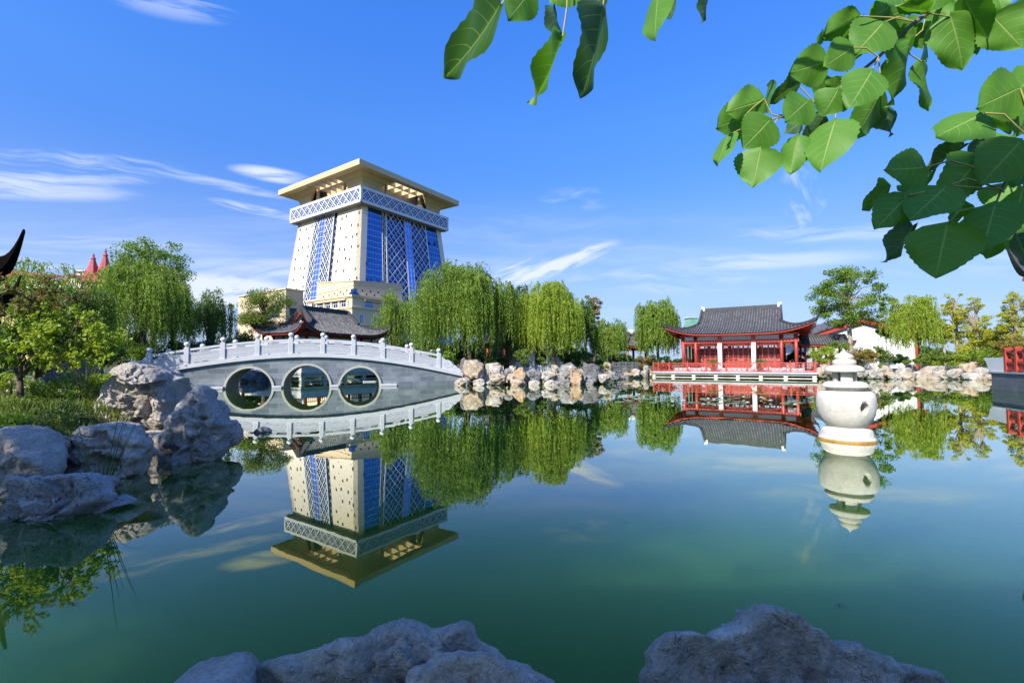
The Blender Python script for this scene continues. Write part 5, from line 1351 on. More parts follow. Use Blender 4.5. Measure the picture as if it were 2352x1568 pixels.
def willow(px,wpx,ytop,ybot,Y,seed,label,mat=None,n=16000,trunk=None,lean=0.,depth=.85,leafL=.17,leafW=.042,holes=.0,skirt=.25,nl=46):
    n=int(n*1.7); nl=int(nl*1.5); leafL*=1.15; leafW*=1.3
    mat=mat or W_SUN; r=np.random.default_rng(seed); rr=random.Random(seed)
    c=at(px,842,Y); x0=c.x; rx=wpx/2*Y/F; ztop=at(px,ytop,Y).z; zbot=at(px,ybot,Y).z
    tx=(at(trunk,842,Y).x if trunk else x0)
    T_,zg=treeroot('weeping_willow',label,'willow',tx,Y,'weeping willows round the pond')
    H_=ztop-zg
    q=MB(); fork=Vector((lean*.5+(x0-tx)*.3,0,H_*.42)); r0_=(.055*H_**.9*.45+.06)*.8
    q.tube([(0,0,-.3),(lean*.1,0,H_*.12),(lean*.3+(x0-tx)*.12,.05,H_*.26),fork],[r0_*1.25,r0_,r0_*.85,r0_*.75],10)
    tips=[]
    for i in range(nl):
        a=i*2.39996+rr.uniform(-.3,.3); u=math.sqrt((i+.5)/nl)*rr.uniform(.75,1.05)*(.86+.22*math.sin(a*2+seed)+.12*math.sin(a*5+seed*2))
        x=(x0-tx)+rx*.86*u*math.cos(a); y=rx*depth*u*math.sin(a); z=H_*(1-.26*u**2.4-rr.uniform(0,.16)-.06*math.sin(a*3+seed*1.7))-.2
        tips.append((Vector((x,y,z)),u))
    for t,u in tips[::3]:
        m1=fork.lerp(t,.5)+Vector((0,0,(.10+.1*u)*H_)); q.tube([fork-Vector((0,0,rr.uniform(0,.2)*H_)),fork.lerp(m1,.5)+Vector((0,0,.04*H_)),m1,t],[r0_*.42,r0_*.3,r0_*.18,r0_*.07],5,cap=False)
    q.build('trunk',BARK,T_,smooth=True)
    per=max(20,n//(nl*10)); C=[];D=[]; cen=Vector((x0-tx,0,0))
    for t,u in tips:
        ns=rr.randint(7,13); out=Vector((t.x-cen.x,t.y,0)); 
        out=out.normalized() if out.length>.01 else Vector((1,0,0))
        for k in range(ns):
            st=np.array(t)+r.normal(size=3)*np.array([.30,.30,.18])*rx*.22
            a=math.atan2(out.y,out.x)+r.normal()*.9; od=np.array([math.cos(a),math.sin(a),0])
            rise=rr.uniform(.15,.5); outd=rr.uniform(.2,.85)*(rx*.22)
            zb=(zbot-zg)+abs(r.normal())*H_*skirt+ (0.06*H_ if u<.5 else 0); L=max(.8,st[2]-zb)*rr.uniform(.55,1.)
            m_=max(8,int(per*L/(H_*.5))); s=(np.arange(m_)+r.random(m_)*.8)/m_
            w1=r.normal()*.12; 
            P=st+od*(outd*(1-np.exp(-s*5)))[:,None]+np.array([0,0,1])*(rise*np.sin(np.minimum(s*9,PI))*.6-L*np.maximum(0,s-.05)**1.05)[:,None]
            P+=np.stack([np.sin(s*5+w1*30)*.05*s*L*.4,np.cos(s*4+w1*20)*.05*s*L*.4,np.zeros(m_)],1)+r.normal(size=(m_,3))*.035
            d=np.tile([0,0,-1.],(m_,1))+r.normal(size=(m_,3))*.38; d[s<.1]+=od*.8
            C.append(P); D.append(d)
    C=np.concatenate(C); D=np.concatenate(D); k=len(C)
    rawmesh('hanging_foliage',leaf_quads(C,D,leafL*r.uniform(.7,1.3,k),leafW*r.uniform(.7,1.3,k)),4,mat,T_)
    return T_
def bushy(name,label,cat,px,wpx,ytop,ybot,Y,seed,mat,n=6000,clumps=40,leaf=.14,trunk=False,group=None,bark=None,depth=.8,cr=.30,lw=.6,ybase=None,fork=.35,dirn=None,fill=.0,ground=True):
    r=np.random.default_rng(seed); rr=random.Random(seed); c=at(px,842,Y); rx=wpx/2*Y/F; zt=at(px,ytop,Y).z; zb=at(px,ybot,Y).z
    T_,zg=treeroot(name,label,cat,c.x,Y,group)
    cz=(zt+zb)/2-zg; rz_=max(.15,(zt-zb)/2); CC=[]
    while len(CC)<clumps:
        p=r.normal(size=3); p/=np.linalg.norm(p); u=(r.random()**(1/3.))*(1-cr*.55)
        if rr.random()<.55: u=max(u,.62)
        p=p*u*np.array([rx,rx*depth,rz_]); 
        CC.append(p+np.array([0,0,cz]))
    CC=np.array(CC)
    if trunk:
        q=MB(); H_=zt-zg; f=Vector((0,0,max(.3,(zb-zg)+(zt-zb)*.12))); r0_=.017*H_+.035
        q.tube([(0,0,-.3),(.04*H_*.3,0,f.z*.5),f],[r0_*1.2,r0_,r0_*.85],10)
        top=Vector((.0,0,cz+rz_*.6)); q.tube([f,f.lerp(top,.5)+Vector((.1*rx,0,0)),top],[r0_*.75,r0_*.45,r0_*.12],7,cap=False)
        for p in CC[::2]:
            p=Vector(p); s_=f.lerp(top,min(.9,max(0,(p.z-f.z)/max(.1,top.z-f.z)*.55))); md=s_.lerp(p,.5)+Vector((0,0,.06*H_)); q.tube([s_,md,p],[r0_*.34,r0_*.2,r0_*.06],5,cap=False)
        q.build('trunk',bark or BARK,T_,smooth=True)
    else:
        q=MB()
        for p in CC[::4]:
            p=Vector(p); q.tube([(p.x*.15,p.y*.15,-.1),(p.x*.5,p.y*.5,max(.05,p.z*.5)),tuple(p)],[.025,.018,.008],4,cap=False)
        q.build('stems',bark or BARK,T_)
    per=n//clumps; C=[]
    R_=cr*min(rx,rz_*1.3)
    for p in CC:
        d=r.normal(size=(per,3)); d/=np.linalg.norm(d,axis=1,keepdims=True); u=r.random(per)[:,None]**.45
        C.append(p+d*u*R_*rr.uniform(.6,1.25)*np.array([1.15,1.15,.75]))
    C=np.concatenate(C); k=len(C); N=unit(r.normal(size=(k,3))*.75+np.array([0,-.2,.8])); D=r.normal(size=(k,3))+np.array([0,0,-.25])
    if dirn is not None: D=D*.4+np.array(dirn)
    if ground: C[:,2]=np.maximum(C[:,2],.03)
    rawmesh('crown' if trunk else 'foliage',leaf_quads(C,D,leaf*r.uniform(.65,1.3,k),leaf*lw*r.uniform(.7,1.2,k),N),4,mat,T_)
    return T_
WG='willow'
willow(90,330,612,845,24,1,'pale green willow at the far left in front of the red roofs',W_SUN,17000,leafL=.15,leafW=.035,trunk=110)
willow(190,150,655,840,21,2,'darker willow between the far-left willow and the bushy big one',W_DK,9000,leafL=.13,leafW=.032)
willow(318,240,600,842,30,3,'broad willow below the plane tree on the left',W_SUN,24000,leafL=.17,leafW=.042,trunk=330,skirt=.3)
willow(395,130,640,835,33,4,'willow curtain right of the broad left willow',W_SUN,11000)
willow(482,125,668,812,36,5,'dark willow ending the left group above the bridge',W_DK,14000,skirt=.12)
willow(905,120,672,838,47,6,'willow touching the eave tip of the waterside pavilion',W_SUN,14000,leafL=.2,leafW=.05)
willow(1062,252,606,842,36,7,'largest willow with a dark leaning trunk beside the ochre block',W_SUN,42000,trunk=1082,lean=-.4,leafL=.17,leafW=.042,nl=64,skirt=.16)
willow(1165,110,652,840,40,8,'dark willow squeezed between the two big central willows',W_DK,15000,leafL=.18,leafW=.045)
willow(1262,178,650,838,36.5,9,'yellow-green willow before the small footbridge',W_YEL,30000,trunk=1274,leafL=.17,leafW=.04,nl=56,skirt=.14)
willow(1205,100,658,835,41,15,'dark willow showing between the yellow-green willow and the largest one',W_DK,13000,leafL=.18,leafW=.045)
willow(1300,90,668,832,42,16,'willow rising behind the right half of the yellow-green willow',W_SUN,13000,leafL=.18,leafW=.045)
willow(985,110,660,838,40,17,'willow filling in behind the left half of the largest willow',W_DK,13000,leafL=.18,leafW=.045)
willow(1345,60,690,820,44,10,'thin willow behind the slim pine in the middle',W_DK,5000,leafL=.2,leafW=.045)
willow(1396,124,738,835,45,11,'short round willow right of the slim pine',W_SUN,13000,leafL=.19,leafW=.045)
willow(1512,146,692,832,55,12,'willow left of the red pavilion roof',W_SUN,20000,leafL=.24,leafW=.06,skirt=.15)
willow(2105,140,682,818,45,13,'yellow-green willow with a leaning dark trunk on the right shore',W_YEL,21000,trunk=2115,lean=.2,leafL=.19,leafW=.045,skirt=.12)
willow(560,70,760,838,44,14,'low willow behind the bridge parapet left of the feathery tree',W_DK,5000)
# second trunks / broadleaf trees
bushy('plane_tree','light green plane tree towering over the left willows','tree',342,190,538,700,38,21,G_MID,13000,84,.18,True,bark=BARKP,cr=.22)
bushy('feathery_tree','dark feathery tree left of the waterside pavilion','tree',605,140,652,775,41,22,G_OLV,13000,55,.17,True,cr=.26,lw=.4)
bushy('pine_tree','slim russet pine between the central willows','tree',1364,48,658,770,52,23,G_AUT,2600,26,.22,True,cr=.30,lw=.45)
bushy('camphor_tree','round bright green tree in front of the white gabled hall','tree',1953,176,602,762,47,24,G_MID,15000,84,.19,True,bark=BARKP,cr=.18)
bushy('camphor_sapling','small green tree between the round tree and the right willow','tree',2040,56,668,790,49,25,G_MID,3400,30,.2,False,cr=.34)
for i,(px,w,yt,yb,Y,lab) in enumerate(((2200,62,655,800,46,'taller of the two pointed yellow trees on the right shore'),(2246,70,668,800,44,'shorter spreading yellow tree beside the taller pointed one'),(2333,70,662,800,40,'yellow pointed tree at the right edge above the red railing'),(2300,60,740,805,42,'low yellow tree left of the right-edge yellow tree'),(2170,46,735,800,45,'small yellow tree hugging the right willow'))):
    bushy('yellow_tree',lab,'tree',px,w,yt,yb,Y,40+i,G_YEL,5200,70,.15,True,'yellow-leaved trees on the right shore',BARKP,cr=.20,lw=.5)
# shrubs
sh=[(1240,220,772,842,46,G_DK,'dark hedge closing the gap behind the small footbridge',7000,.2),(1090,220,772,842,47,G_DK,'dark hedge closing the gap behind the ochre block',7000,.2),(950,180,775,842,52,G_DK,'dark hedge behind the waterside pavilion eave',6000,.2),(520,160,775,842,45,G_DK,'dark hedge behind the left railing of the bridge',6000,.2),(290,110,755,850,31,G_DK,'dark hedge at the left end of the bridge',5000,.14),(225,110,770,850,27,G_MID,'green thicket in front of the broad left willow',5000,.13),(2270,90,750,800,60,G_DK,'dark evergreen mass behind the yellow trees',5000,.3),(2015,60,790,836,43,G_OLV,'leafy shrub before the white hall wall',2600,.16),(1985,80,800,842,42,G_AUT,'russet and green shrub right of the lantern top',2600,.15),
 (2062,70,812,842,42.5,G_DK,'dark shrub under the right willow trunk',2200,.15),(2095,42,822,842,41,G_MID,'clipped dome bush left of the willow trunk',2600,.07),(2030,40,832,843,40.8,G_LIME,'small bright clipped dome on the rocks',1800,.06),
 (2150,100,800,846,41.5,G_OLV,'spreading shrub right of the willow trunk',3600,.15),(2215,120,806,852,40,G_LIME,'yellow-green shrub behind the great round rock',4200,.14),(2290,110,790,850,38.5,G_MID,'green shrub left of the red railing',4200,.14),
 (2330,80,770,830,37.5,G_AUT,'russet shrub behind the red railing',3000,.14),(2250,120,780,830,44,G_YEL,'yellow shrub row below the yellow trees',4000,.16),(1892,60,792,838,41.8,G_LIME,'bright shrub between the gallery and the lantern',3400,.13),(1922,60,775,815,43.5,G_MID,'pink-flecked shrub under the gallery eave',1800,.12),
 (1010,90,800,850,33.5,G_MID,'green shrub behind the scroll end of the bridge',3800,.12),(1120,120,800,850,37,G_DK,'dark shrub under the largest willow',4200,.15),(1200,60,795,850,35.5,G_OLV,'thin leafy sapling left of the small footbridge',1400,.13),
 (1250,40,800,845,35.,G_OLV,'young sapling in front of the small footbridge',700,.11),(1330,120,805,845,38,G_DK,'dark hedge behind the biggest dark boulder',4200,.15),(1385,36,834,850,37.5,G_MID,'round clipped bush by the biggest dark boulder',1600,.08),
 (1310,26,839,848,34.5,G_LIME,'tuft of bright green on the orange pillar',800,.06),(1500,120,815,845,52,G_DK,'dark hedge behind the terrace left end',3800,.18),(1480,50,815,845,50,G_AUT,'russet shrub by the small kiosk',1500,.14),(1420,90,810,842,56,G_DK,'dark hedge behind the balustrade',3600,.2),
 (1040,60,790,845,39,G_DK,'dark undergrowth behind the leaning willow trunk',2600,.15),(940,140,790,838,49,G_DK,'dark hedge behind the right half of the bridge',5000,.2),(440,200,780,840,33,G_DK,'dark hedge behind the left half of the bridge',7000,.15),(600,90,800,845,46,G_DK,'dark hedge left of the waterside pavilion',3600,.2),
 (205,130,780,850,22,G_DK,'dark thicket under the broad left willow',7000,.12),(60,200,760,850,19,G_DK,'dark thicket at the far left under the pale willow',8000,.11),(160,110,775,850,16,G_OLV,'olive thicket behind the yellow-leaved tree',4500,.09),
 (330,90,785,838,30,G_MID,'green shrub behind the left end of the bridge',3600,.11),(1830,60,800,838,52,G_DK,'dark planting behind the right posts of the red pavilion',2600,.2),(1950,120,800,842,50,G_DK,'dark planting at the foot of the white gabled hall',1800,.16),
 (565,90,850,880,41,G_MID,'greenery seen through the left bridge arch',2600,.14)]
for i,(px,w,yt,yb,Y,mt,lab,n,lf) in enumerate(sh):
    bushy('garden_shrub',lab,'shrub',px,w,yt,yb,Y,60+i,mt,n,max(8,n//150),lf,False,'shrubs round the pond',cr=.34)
# far tree belt so the horizon is closed
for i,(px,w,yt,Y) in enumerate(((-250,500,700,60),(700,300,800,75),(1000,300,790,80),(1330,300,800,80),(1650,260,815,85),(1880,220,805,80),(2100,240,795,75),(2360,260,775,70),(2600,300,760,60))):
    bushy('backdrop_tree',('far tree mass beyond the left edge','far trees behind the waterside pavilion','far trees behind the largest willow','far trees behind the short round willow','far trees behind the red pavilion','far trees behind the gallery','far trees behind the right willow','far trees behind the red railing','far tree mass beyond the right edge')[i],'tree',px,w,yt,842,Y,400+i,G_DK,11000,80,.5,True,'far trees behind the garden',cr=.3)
# ---- near bank: two young trees, undergrowth, reeds
def neartree(label,px,base,tipz,Y,seed,mat,leaf,n,spread,tag2):
    b0=onz(px,base,.5); Y=b0.y
    T_,zg=treeroot('young_tree',label,'tree',b0.x,Y,None); return T_,zg
def near_tree(label,pxb,Yb,px,wpx,ytop,ybot,Y,seed,mat,leaf,lw,n,clumps,tr,mats2=None,shape=None):
    rr=random.Random(seed); r=np.random.default_rng(seed); bb=at(pxb,842,Yb); zg=gh(bb.x,Yb)
    T_=thing('young_tree',label,'tree',(bb.x,Yb,zg)); c=at(px,842,Y); rx=wpx/2*Y/F; zt=at(px,ytop,Y).z-zg; zb=at(px,ybot,Y).z-zg
    cz=(zt+zb)/2; rz_=(zt-zb)/2; ox,oy=c.x-bb.x,Y-Yb
    fk=Vector((ox*.12,oy*.1,zb*.75)); q=MB(); q.tube([(0,0,-.2),(ox*.04+.02,0,zb*.4),fk],[tr*1.2,tr,tr*.85],10)
    CC=[]
    for i in range(clumps):
        p=r.normal(size=3); p/=np.linalg.norm(p); u=.35+.65*r.random()**.6; CC.append(p*u*np.array([rx,rx*.8,rz_])+np.array([ox,oy,cz]))
    mains=[]
    for k in range(5):
        a=k*1.3+.4; e=Vector((ox+rx*.6*math.cos(a),oy+rx*.5*math.sin(a),cz+rz_*(.1+.15*k))); m1=fk.lerp(e,.45)+Vector((0,0,.02)); mains.append((fk,m1,e)); q.tube([fk,m1,e],[tr*.62,tr*.42,tr*.12],7,cap=False)
    C=[];D=[]
    for p in CC:
        P=Vector(p); best=min(((m_[0].lerp(m_[2],t)-P).length,m_,t) for m_ in mains for t in (.3,.5,.7,.9)); s_=best[1][0].lerp(best[1][2],best[2]); md=s_.lerp(P,.5)+Vector((0,0,.05))
        q.tube([s_,md,P],[tr*.2,tr*.12,tr*.04],4,cap=False)
        k=n//clumps; t=r.random(k)
        tw=unit(r.normal(size=(4,3))+np.array([0,0,.2])); idx=r.integers(0,4,k); L=rx*.30
        C.append(p+tw[idx]*(t*L)[:,None]+r.normal(size=(k,3))*.02); D.append(tw[idx]+r.normal(size=(k,3))*.6+np.array([0,0,-.35]))
    q.build('trunk',BARK,T_,smooth=True); C=np.concatenate(C); D=np.concatenate(D); k=len(C); N=unit(r.normal(size=(k,3))*.7+np.array([0,-.3,.8]))
    Q=leaf_quads(C,D,leaf*r.uniform(.7,1.25,k),leaf*lw*r.uniform(.8,1.2,k),N)
    if mats2 is not None:
        top=np.repeat(C[:,2]>cz+rz_*.25+r.normal(size=k)*.15*rz_,4); rawmesh('crown',Q[~top],4,mat,T_); rawmesh('bronze_tips',Q[top],4,mats2,T_)
    else: rawmesh('crown',Q,4,mat,T_)
    return T_
near_tree('young tree with dark drooping leaves and bronze tips at the left edge',48,8.2,45,290,648,850,8.2,501,G_MID,.115,.30,4600,46,.045,G_RED)
near_tree('young tree with small bright yellow-green round leaves beside the bronze-tipped one',70,8.9,165,210,715,850,8.0,502,G_LIME,.055,.85,4600,52,.034)
# undergrowth on the near bank: uncountable
r=np.random.default_rng(77); n=26000
X=r.uniform(-20,-3.2,n*4); Yv=r.uniform(5.0,20,n*4); s=lake_sd(X,Yv); ok=(s>.25)&(s<7); X=X[ok][:n]; Yv=Yv[ok][:n]; Zg=gheight(X,Yv); k=len(X)
den=np.array([noise.noise(Vector((x*.9,y*.9,3.))) for x,y in zip(X,Yv)]); hgt=.14+.28*np.clip(den+.35,0,1)
C=np.stack([X,Yv,Zg+hgt/2],1); D=np.stack([r.normal(size=k)*.35,r.normal(size=k)*.35,np.ones(k)],1)
tag(rawmesh('grass',leaf_quads(C,D,hgt,.018),4,leafmat('bank_grass',(.055,.11,.015),(.22,.26,.05),.3)),'mixed grass and weeds covering the left bank','grass',kind='stuff')
for i,(px,w,yt,yb,Y,mt,lab,n_,lf) in enumerate(((30,110,850,950,9.3,G_LIME,'sunlit weeds at the foot of the young trees',2600,.045),(115,120,850,965,8.8,G_MID,'low dense shrub in the middle of the left bank',5200,.035),(190,110,850,985,8.4,G_MID,'dark fine-leaved shrub against the tallest boulder',6000,.03),(60,160,905,995,7.6,G_OLV,'dark ground shrub above the smooth boulder',4200,.035),(150,120,915,1000,7.4,G_DK,'dark ground shrub above the ledge rock',3200,.03),(40,130,935,1015,6.7,G_MID,'low green shrub just behind the smooth boulder',3000,.035),(125,110,945,1015,6.6,G_OLV,'low olive shrub in the gap above the cracked small rocks',2600,.032),(235,70,850,905,10.2,G_LIME,'bright grassy shrub behind the tallest boulder',2200,.05),(0,90,830,900,11,G_MID,'leafy shrub at the left picture edge',2600,.06),(80,120,850,905,11.5,G_LIME,'yellowish shrub around the half-hidden boulder',2600,.05))):
    bushy('bank_shrub',lab,'shrub',px,w,yt,yb,Y,700+i,mt,n_,max(14,n_//90),lf,False,'shrubs on the left bank',cr=.30)
def reedtuft(label,px,py,z,n,h,spread,seed,mat,px_top=None,w=.011):
    rr=random.Random(seed); b0=onz(px,py,z); T_=thing('reed_tuft',label,'reeds',(b0.x,b0.y,z)); q=MB()
    for i in range(n):
        a=rr.uniform(0,2*PI); sp=rr.uniform(.1,1)*spread; L=h*rr.uniform(.55,1.); o=Vector((math.cos(a)*.03,math.sin(a)*.03,0)); bend=rr.uniform(0,.25) if i%6 else .9
        pts=[]; 
        for k in range(9):
            t=k/8; pts.append(o+Vector((math.cos(a)*sp*(t+bend*t**3),math.sin(a)*sp*(t+bend*t**3)*.6,L*(t-(bend*.45 if bend>.5 else 0)*t**3))))
        q.tube(pts,[w*(1-.85*(k/8)**1.5) for k in range(9)],4,cap=False,sq=.35)
    q.build('blades',mat,T_,smooth=True)
REED=leafmat('reed_blade',(.045,.12,.015),(.10,.20,.025),.25); DRYR=leafmat('dry_reed',(.28,.20,.08),(.20,.22,.06),.25)
reedtuft('tall thin reeds growing from the water beside the speckled rock',228,1150,.02,13,1.48,.42,5,REED,w=.008)
reedtuft('few dry bent reed stalks at the foot of the tall thin reeds',224,1153,.03,7,.75,.5,6,DRYR,w=.005)
for i,(px,py,lab) in enumerate(((225,905,'tall grass clump behind the tallest boulder'),(195,915,'tall grass clump beside the half-hidden boulder'),(180,935,'seeding grass clump in the bank shrubs'))):
    reedtuft(lab,px,py,.7,42,1.1,.4,10+i,REED if i!=1 else DRYR,w=.008)
# ---- water lilies
PAD=plain('lily_pad',(.20,.27,.12),.35,.25,3.); PADR=plain('bronze_lily_pad',(.22,.13,.06),.4,.25,3.)
def padmesh(nm,mt):
    q=MB(); n=18; P=[(0,0,.012)]+[(math.cos(a),math.sin(a),.012+.004*math.sin(a*5)) for a in [R(12)+R(336)*i/n for i in range(n+1)]]
    i0=len(q.v); q.v.extend(P+[(x,y,z-.006) for x,y,z in P]); k=len(P)
    for i in range(1,k-1): q.f.append((0,i,i+1)); q.mi.append(0); q.f.append((k,k+i+1,k+i)); q.mi.append(0)
    for i in range(1,k-1): q.f.append((i,k+i,k+i+1,i+1)); q.mi.append(0)
    return q.build(nm,mt)
rr=random.Random(9); src=[padmesh('lily_pad',PAD),padmesh('lily_pad',PADR)]; cnt=0
for x0,x1,y0,y1,n in ((1325,1420,904,910,9),(1400,1500,908,924,24),(1500,1600,908,926,16),(1600,1700,914,930,16),(1640,1760,905,930,16),(1760,1870,915,928,12),(1860,1880,905,915,6)):
    for i in range(n):
        px,py=rr.uniform(x0,x1),rr.uniform(y0,y1); L=onz(px,py,.0); red=rr.random()<.25
        o=src[red] if cnt in (0,) and not red else src[red].copy()
        if o.name not in COL.objects: COL.objects.link(o)
        o.location=(L.x,L.y,rr.uniform(0,.01)); s=rr.uniform(.09,.17); o.scale=(s,s,1); o.rotation_euler[2]=rr.uniform(0,6.28)
        tag(o,'bronze-tinted lily pad floating before the red pavilion' if red else 'green lily pad floating before the red pavilion','lily pad','bronze lily pads on the pond' if red else 'green lily pads on the pond'); cnt+=1
for o in src:
    if not o.get('label'): bpy.data.objects.remove(o)
def flower(px,py,c,lab,grp=None):
    L=onz(px,py,0.); T_=thing('water_lily',lab,'water lily',(L.x,L.y,0.),rr.uniform(0,6),grp); q=MB()
    for ring,(m_,el,ln) in enumerate(((8,25,.10),(7,50,.09),(5,72,.07))):
        for k in range(m_):
            a=2*PI*k/m_+ring*.4; e=R(el); d=Vector((math.cos(a)*math.cos(e),math.sin(a)*math.cos(e),math.sin(e))); sdv=Vector((-math.sin(a),math.cos(a),0)); b0=Vector((0,0,.03))
            q.quad(b0,b0+d*ln*.55+sdv*.022,b0+d*ln,b0+d*ln*.55-sdv*.022)
    q.build('petals',c,T_); q=MB(); q.lathe([(.015,.03),(.02,.06),(.005,.075)],8); q.build('stamens',G_YEL,T_)
PW=plain('white_petal',(.78,.78,.74),.5,.03,2.); PP=plain('pink_petal',(.70,.28,.34),.5,.1,2.); PO_=plain('orange_petal',(.75,.38,.10),.5,.1,2.)
for px,py,c,lab in ((1433,912,PW,'white water lily nearest the central rocks'),(1468,909,PW,'white water lily between the kiosk reflection and the willow one'),(1460,921,PP,'pink water lily left of the terrace reflection'),(1627,919,PW,'white water lily before the left white column reflection'),(1640,922,PW,'white water lily paired right of the one before the left column'),(1653,916,PW,'small white water lily close behind the pair'),(1545,926,PW,'white water lily under the terrace left end'),(1570,924,PW,'white water lily a little right of the one under the terrace end'),(1708,915,PW,'white water lily between the two white column reflections'),(1748,916,PW,'white water lily right of the right column reflection'),(1755,920,PO_,'orange water lily among the white ones'),(1770,923,PW,'white water lily just right of the orange one'),(1717,928,PW,'nearest white water lily in the middle of the pads'),(1826,933,PW,'white water lily left of the stone lantern')):
    flower(px,py,c,lab)
# ---- unseen trees and roof added to throw shade over the near rocks
def shade_tree(name,label,x,y,zc,rx,rz_,n,seed,leaf=.12,clumps=60):
    rr=random.Random(seed); r=np.random.default_rng(seed); zg=gh(x,y); T_=thing(name,label,'tree',(x,y,zg)); q=MB()
    q.tube([(0,0,-.3),(.05,0,zc*.35),(0,.1,zc*.6),(0,0,zc+rz_*.5)],[.2,.16,.13,.04],10); C=[]
    for i in range(clumps):
        p=r.normal(size=3); p/=np.linalg.norm(p); u=.25+.75*r.random()**.5; p=p*u*np.array([rx,rx,rz_])+np.array([0,0,zc]); q.tube([(0,.05,zc*.6+.2*(p[2]-zc*.6)),tuple(np.array([0,0,zc*.65])*.4+p*.6),tuple(p)],[.05,.03,.01],4,cap=False)
        d=r.normal(size=(n//clumps,3)); C.append(p+d*rx*.13)
    q.build('trunk',BARK,T_,smooth=True); C=np.concatenate(C); k=len(C); rawmesh('crown',leaf_quads(C,r.normal(size=(k,3)),leaf,leaf*.8,unit(r.normal(size=(k,3))+np.array([0,0,1.]))),4,G_MID,T_)
shade_tree('added_shade_poplar','unseen tall poplar added left of the viewer to shade the near rocks',-10.6,-2.4,7.2,2.8,2.4,20000,801,.13,80)  # both poplars are unseen, added so their crowns cast shade
shade_tree('added_shade_poplar','unseen tall poplar added behind the viewer on the left for shade',-7.4,-2.6,7.6,3.2,2.8,26000,802,.13,90)
VR=thing('added_shade_roof','unseen tile roof added behind the viewer to shade the near rocks',"shade roof",(0.,-3.6,0));  # out-of-view roof added to keep sun off the bottom rocks
q=MB(); q.hexa([(-6.6,-2.8,6.3),(.3,-2.8,6.3),(.3,.5,6.0),(-6.6,.5,6.0),(-6.6,-2.8,6.45),(.3,-2.8,6.45),(.3,.5,6.15),(-6.6,.5,6.15)]); q.build('roof',TILE,VR)
for x in (-6.3,-3.1,.0): q=MB(); column(q,x,-2.5,0.,6.3,.12); q.build('post',RED,VR,smooth=True)
q=MB(); q.box(-6.6,.3,-2.58,-2.42,6.05,6.25); q.build('beam',RED,VR)
# ================================================================ poplar sprays in the near foreground
def leafmesh(seed,curl,fold,wave,wr=1.,cup=0.):
    """unit-length leaf along +Y (base at origin), face +Z, UV = (across/halfwidth, along)"""
    r=random.Random(seed); nl=22; nc=13; V=[];UV=[];Fc=[]
    for i in range(nl):
        t=i/(nl-1)
        w=.44*wr*(math.sin(PI*min(1,t**.62))**.72)*(1-.18*t) if 0<t<1 else 0.0
        if t>.86: w=.44*wr*.30*((1-t)/.14)**.8*(1-.3*0)+.0
        base_back=-.055*math.exp(-((t)/.06)**2)
        ser=.032*(1 if i%2 else -1)
        for j in range(nc):
            u=-1+2*j/(nc-1); ww=w*(1+(ser if abs(u)>.99 else 0))
            x=u*ww; y=t+ (-.075*abs(u)**1.5*math.exp(-t*14))-.0
            z=-curl*(t**2)*.6-fold*abs(x)*1.1+wave*math.sin(t*9+u*1.7+seed)*abs(u)**1.5*.06-cup*(x*x)*1.2
            V.append((x,y,z)); UV.append((u*.5+.5,t))
    for i in range(nl-1):
        for j in range(nc-1): a=i*nc+j; Fc.append((a,a+1,a+nc+1,a+nc))
    me=bpy.data.meshes.new('poplar_leaf'); me.from_pydata(V,[],Fc); uv=me.uv_layers.new(name='UVMap')
    for p in me.polygons:
        for li in p.loop_indices: uv.data[li].uv=UV[me.loops[li].vertex_index]
    me.polygons.foreach_set('use_smooth',[True]*len(Fc)); return me
def poplarmat(name,c1,c2,back):
    M,b,p,o=newmat(name); uvn=b.n('ShaderNodeUVMap').outputs[0]; sp=b.n('ShaderNodeSeparateXYZ'); b.lk(uvn,sp.inputs[0])
    u=b.m('ABSOLUTE',b.m('SUBTRACT',b.m('MULTIPLY',sp.outputs[0],2.),1.)); v=sp.outputs[1]
    mid=b.mapr(u,.0,.045,1,0)
    q=b.m('ADD',v,b.m('MULTIPLY',b.m('POWER',u,1.4),-.26)); fr=b.m('ABSOLUTE',b.m('SUBTRACT',b.m('FRACT',b.m('MULTIPLY',q,6.)),.5))
    lat=b.m('MULTIPLY',b.mapr(fr,.0,.045,1,0),b.mapr(u,.0,.95,.9,.1)); vein=b.m('MAXIMUM',mid,lat,clamp=True)
    co=b.n('ShaderNodeTexCoord').outputs['Object']; n=b.noise(co,7,5,.6); oi=b.n('ShaderNodeObjectInfo').outputs['Random']
    col=b.mix(b.m('ADD',b.m('MULTIPLY',n,.5),b.m('MULTIPLY',oi,.5)),c1,c2)
    g=b.n('ShaderNodeNewGeometry').outputs['Backfacing']; col=b.mix(b.m('MULTIPLY',g,.8),col,back)
    col=b.mix(b.m('MULTIPLY',vein,.75),col,(.40,.48,.16)); b.lk(col,p.inputs['Base Color']); p.inputs['Roughness'].default_value=.5; p.inputs['Specular IOR Level'].default_value=.3
    bump(b,p,b.m('ADD',b.m('MULTIPLY',vein,-1.),b.m('MULTIPLY',n,.4)),.35,.004)
    t=b.n('ShaderNodeBsdfTranslucent'); b.lk(b.mix(1.,col,(1.3,1.5,.4),'MULTIPLY'),t.inputs[0]); mx=b.n('ShaderNodeMixShader'); mx.inputs[0].default_value=.35
    b.lk(p.outputs[0],mx.inputs[1]); b.lk(t.outputs[0],mx.inputs[2]); b.lk(mx.outputs[0],o.inputs[0]); return M
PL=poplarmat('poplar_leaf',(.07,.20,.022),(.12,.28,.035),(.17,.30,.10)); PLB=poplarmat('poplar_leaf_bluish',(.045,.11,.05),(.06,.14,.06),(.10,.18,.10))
PET=plain('yellow_petiole',(.30,.28,.08),.5,.2,20.); TWIG=plain('brown_twig',(.14,.09,.06),.7,.2,20.)
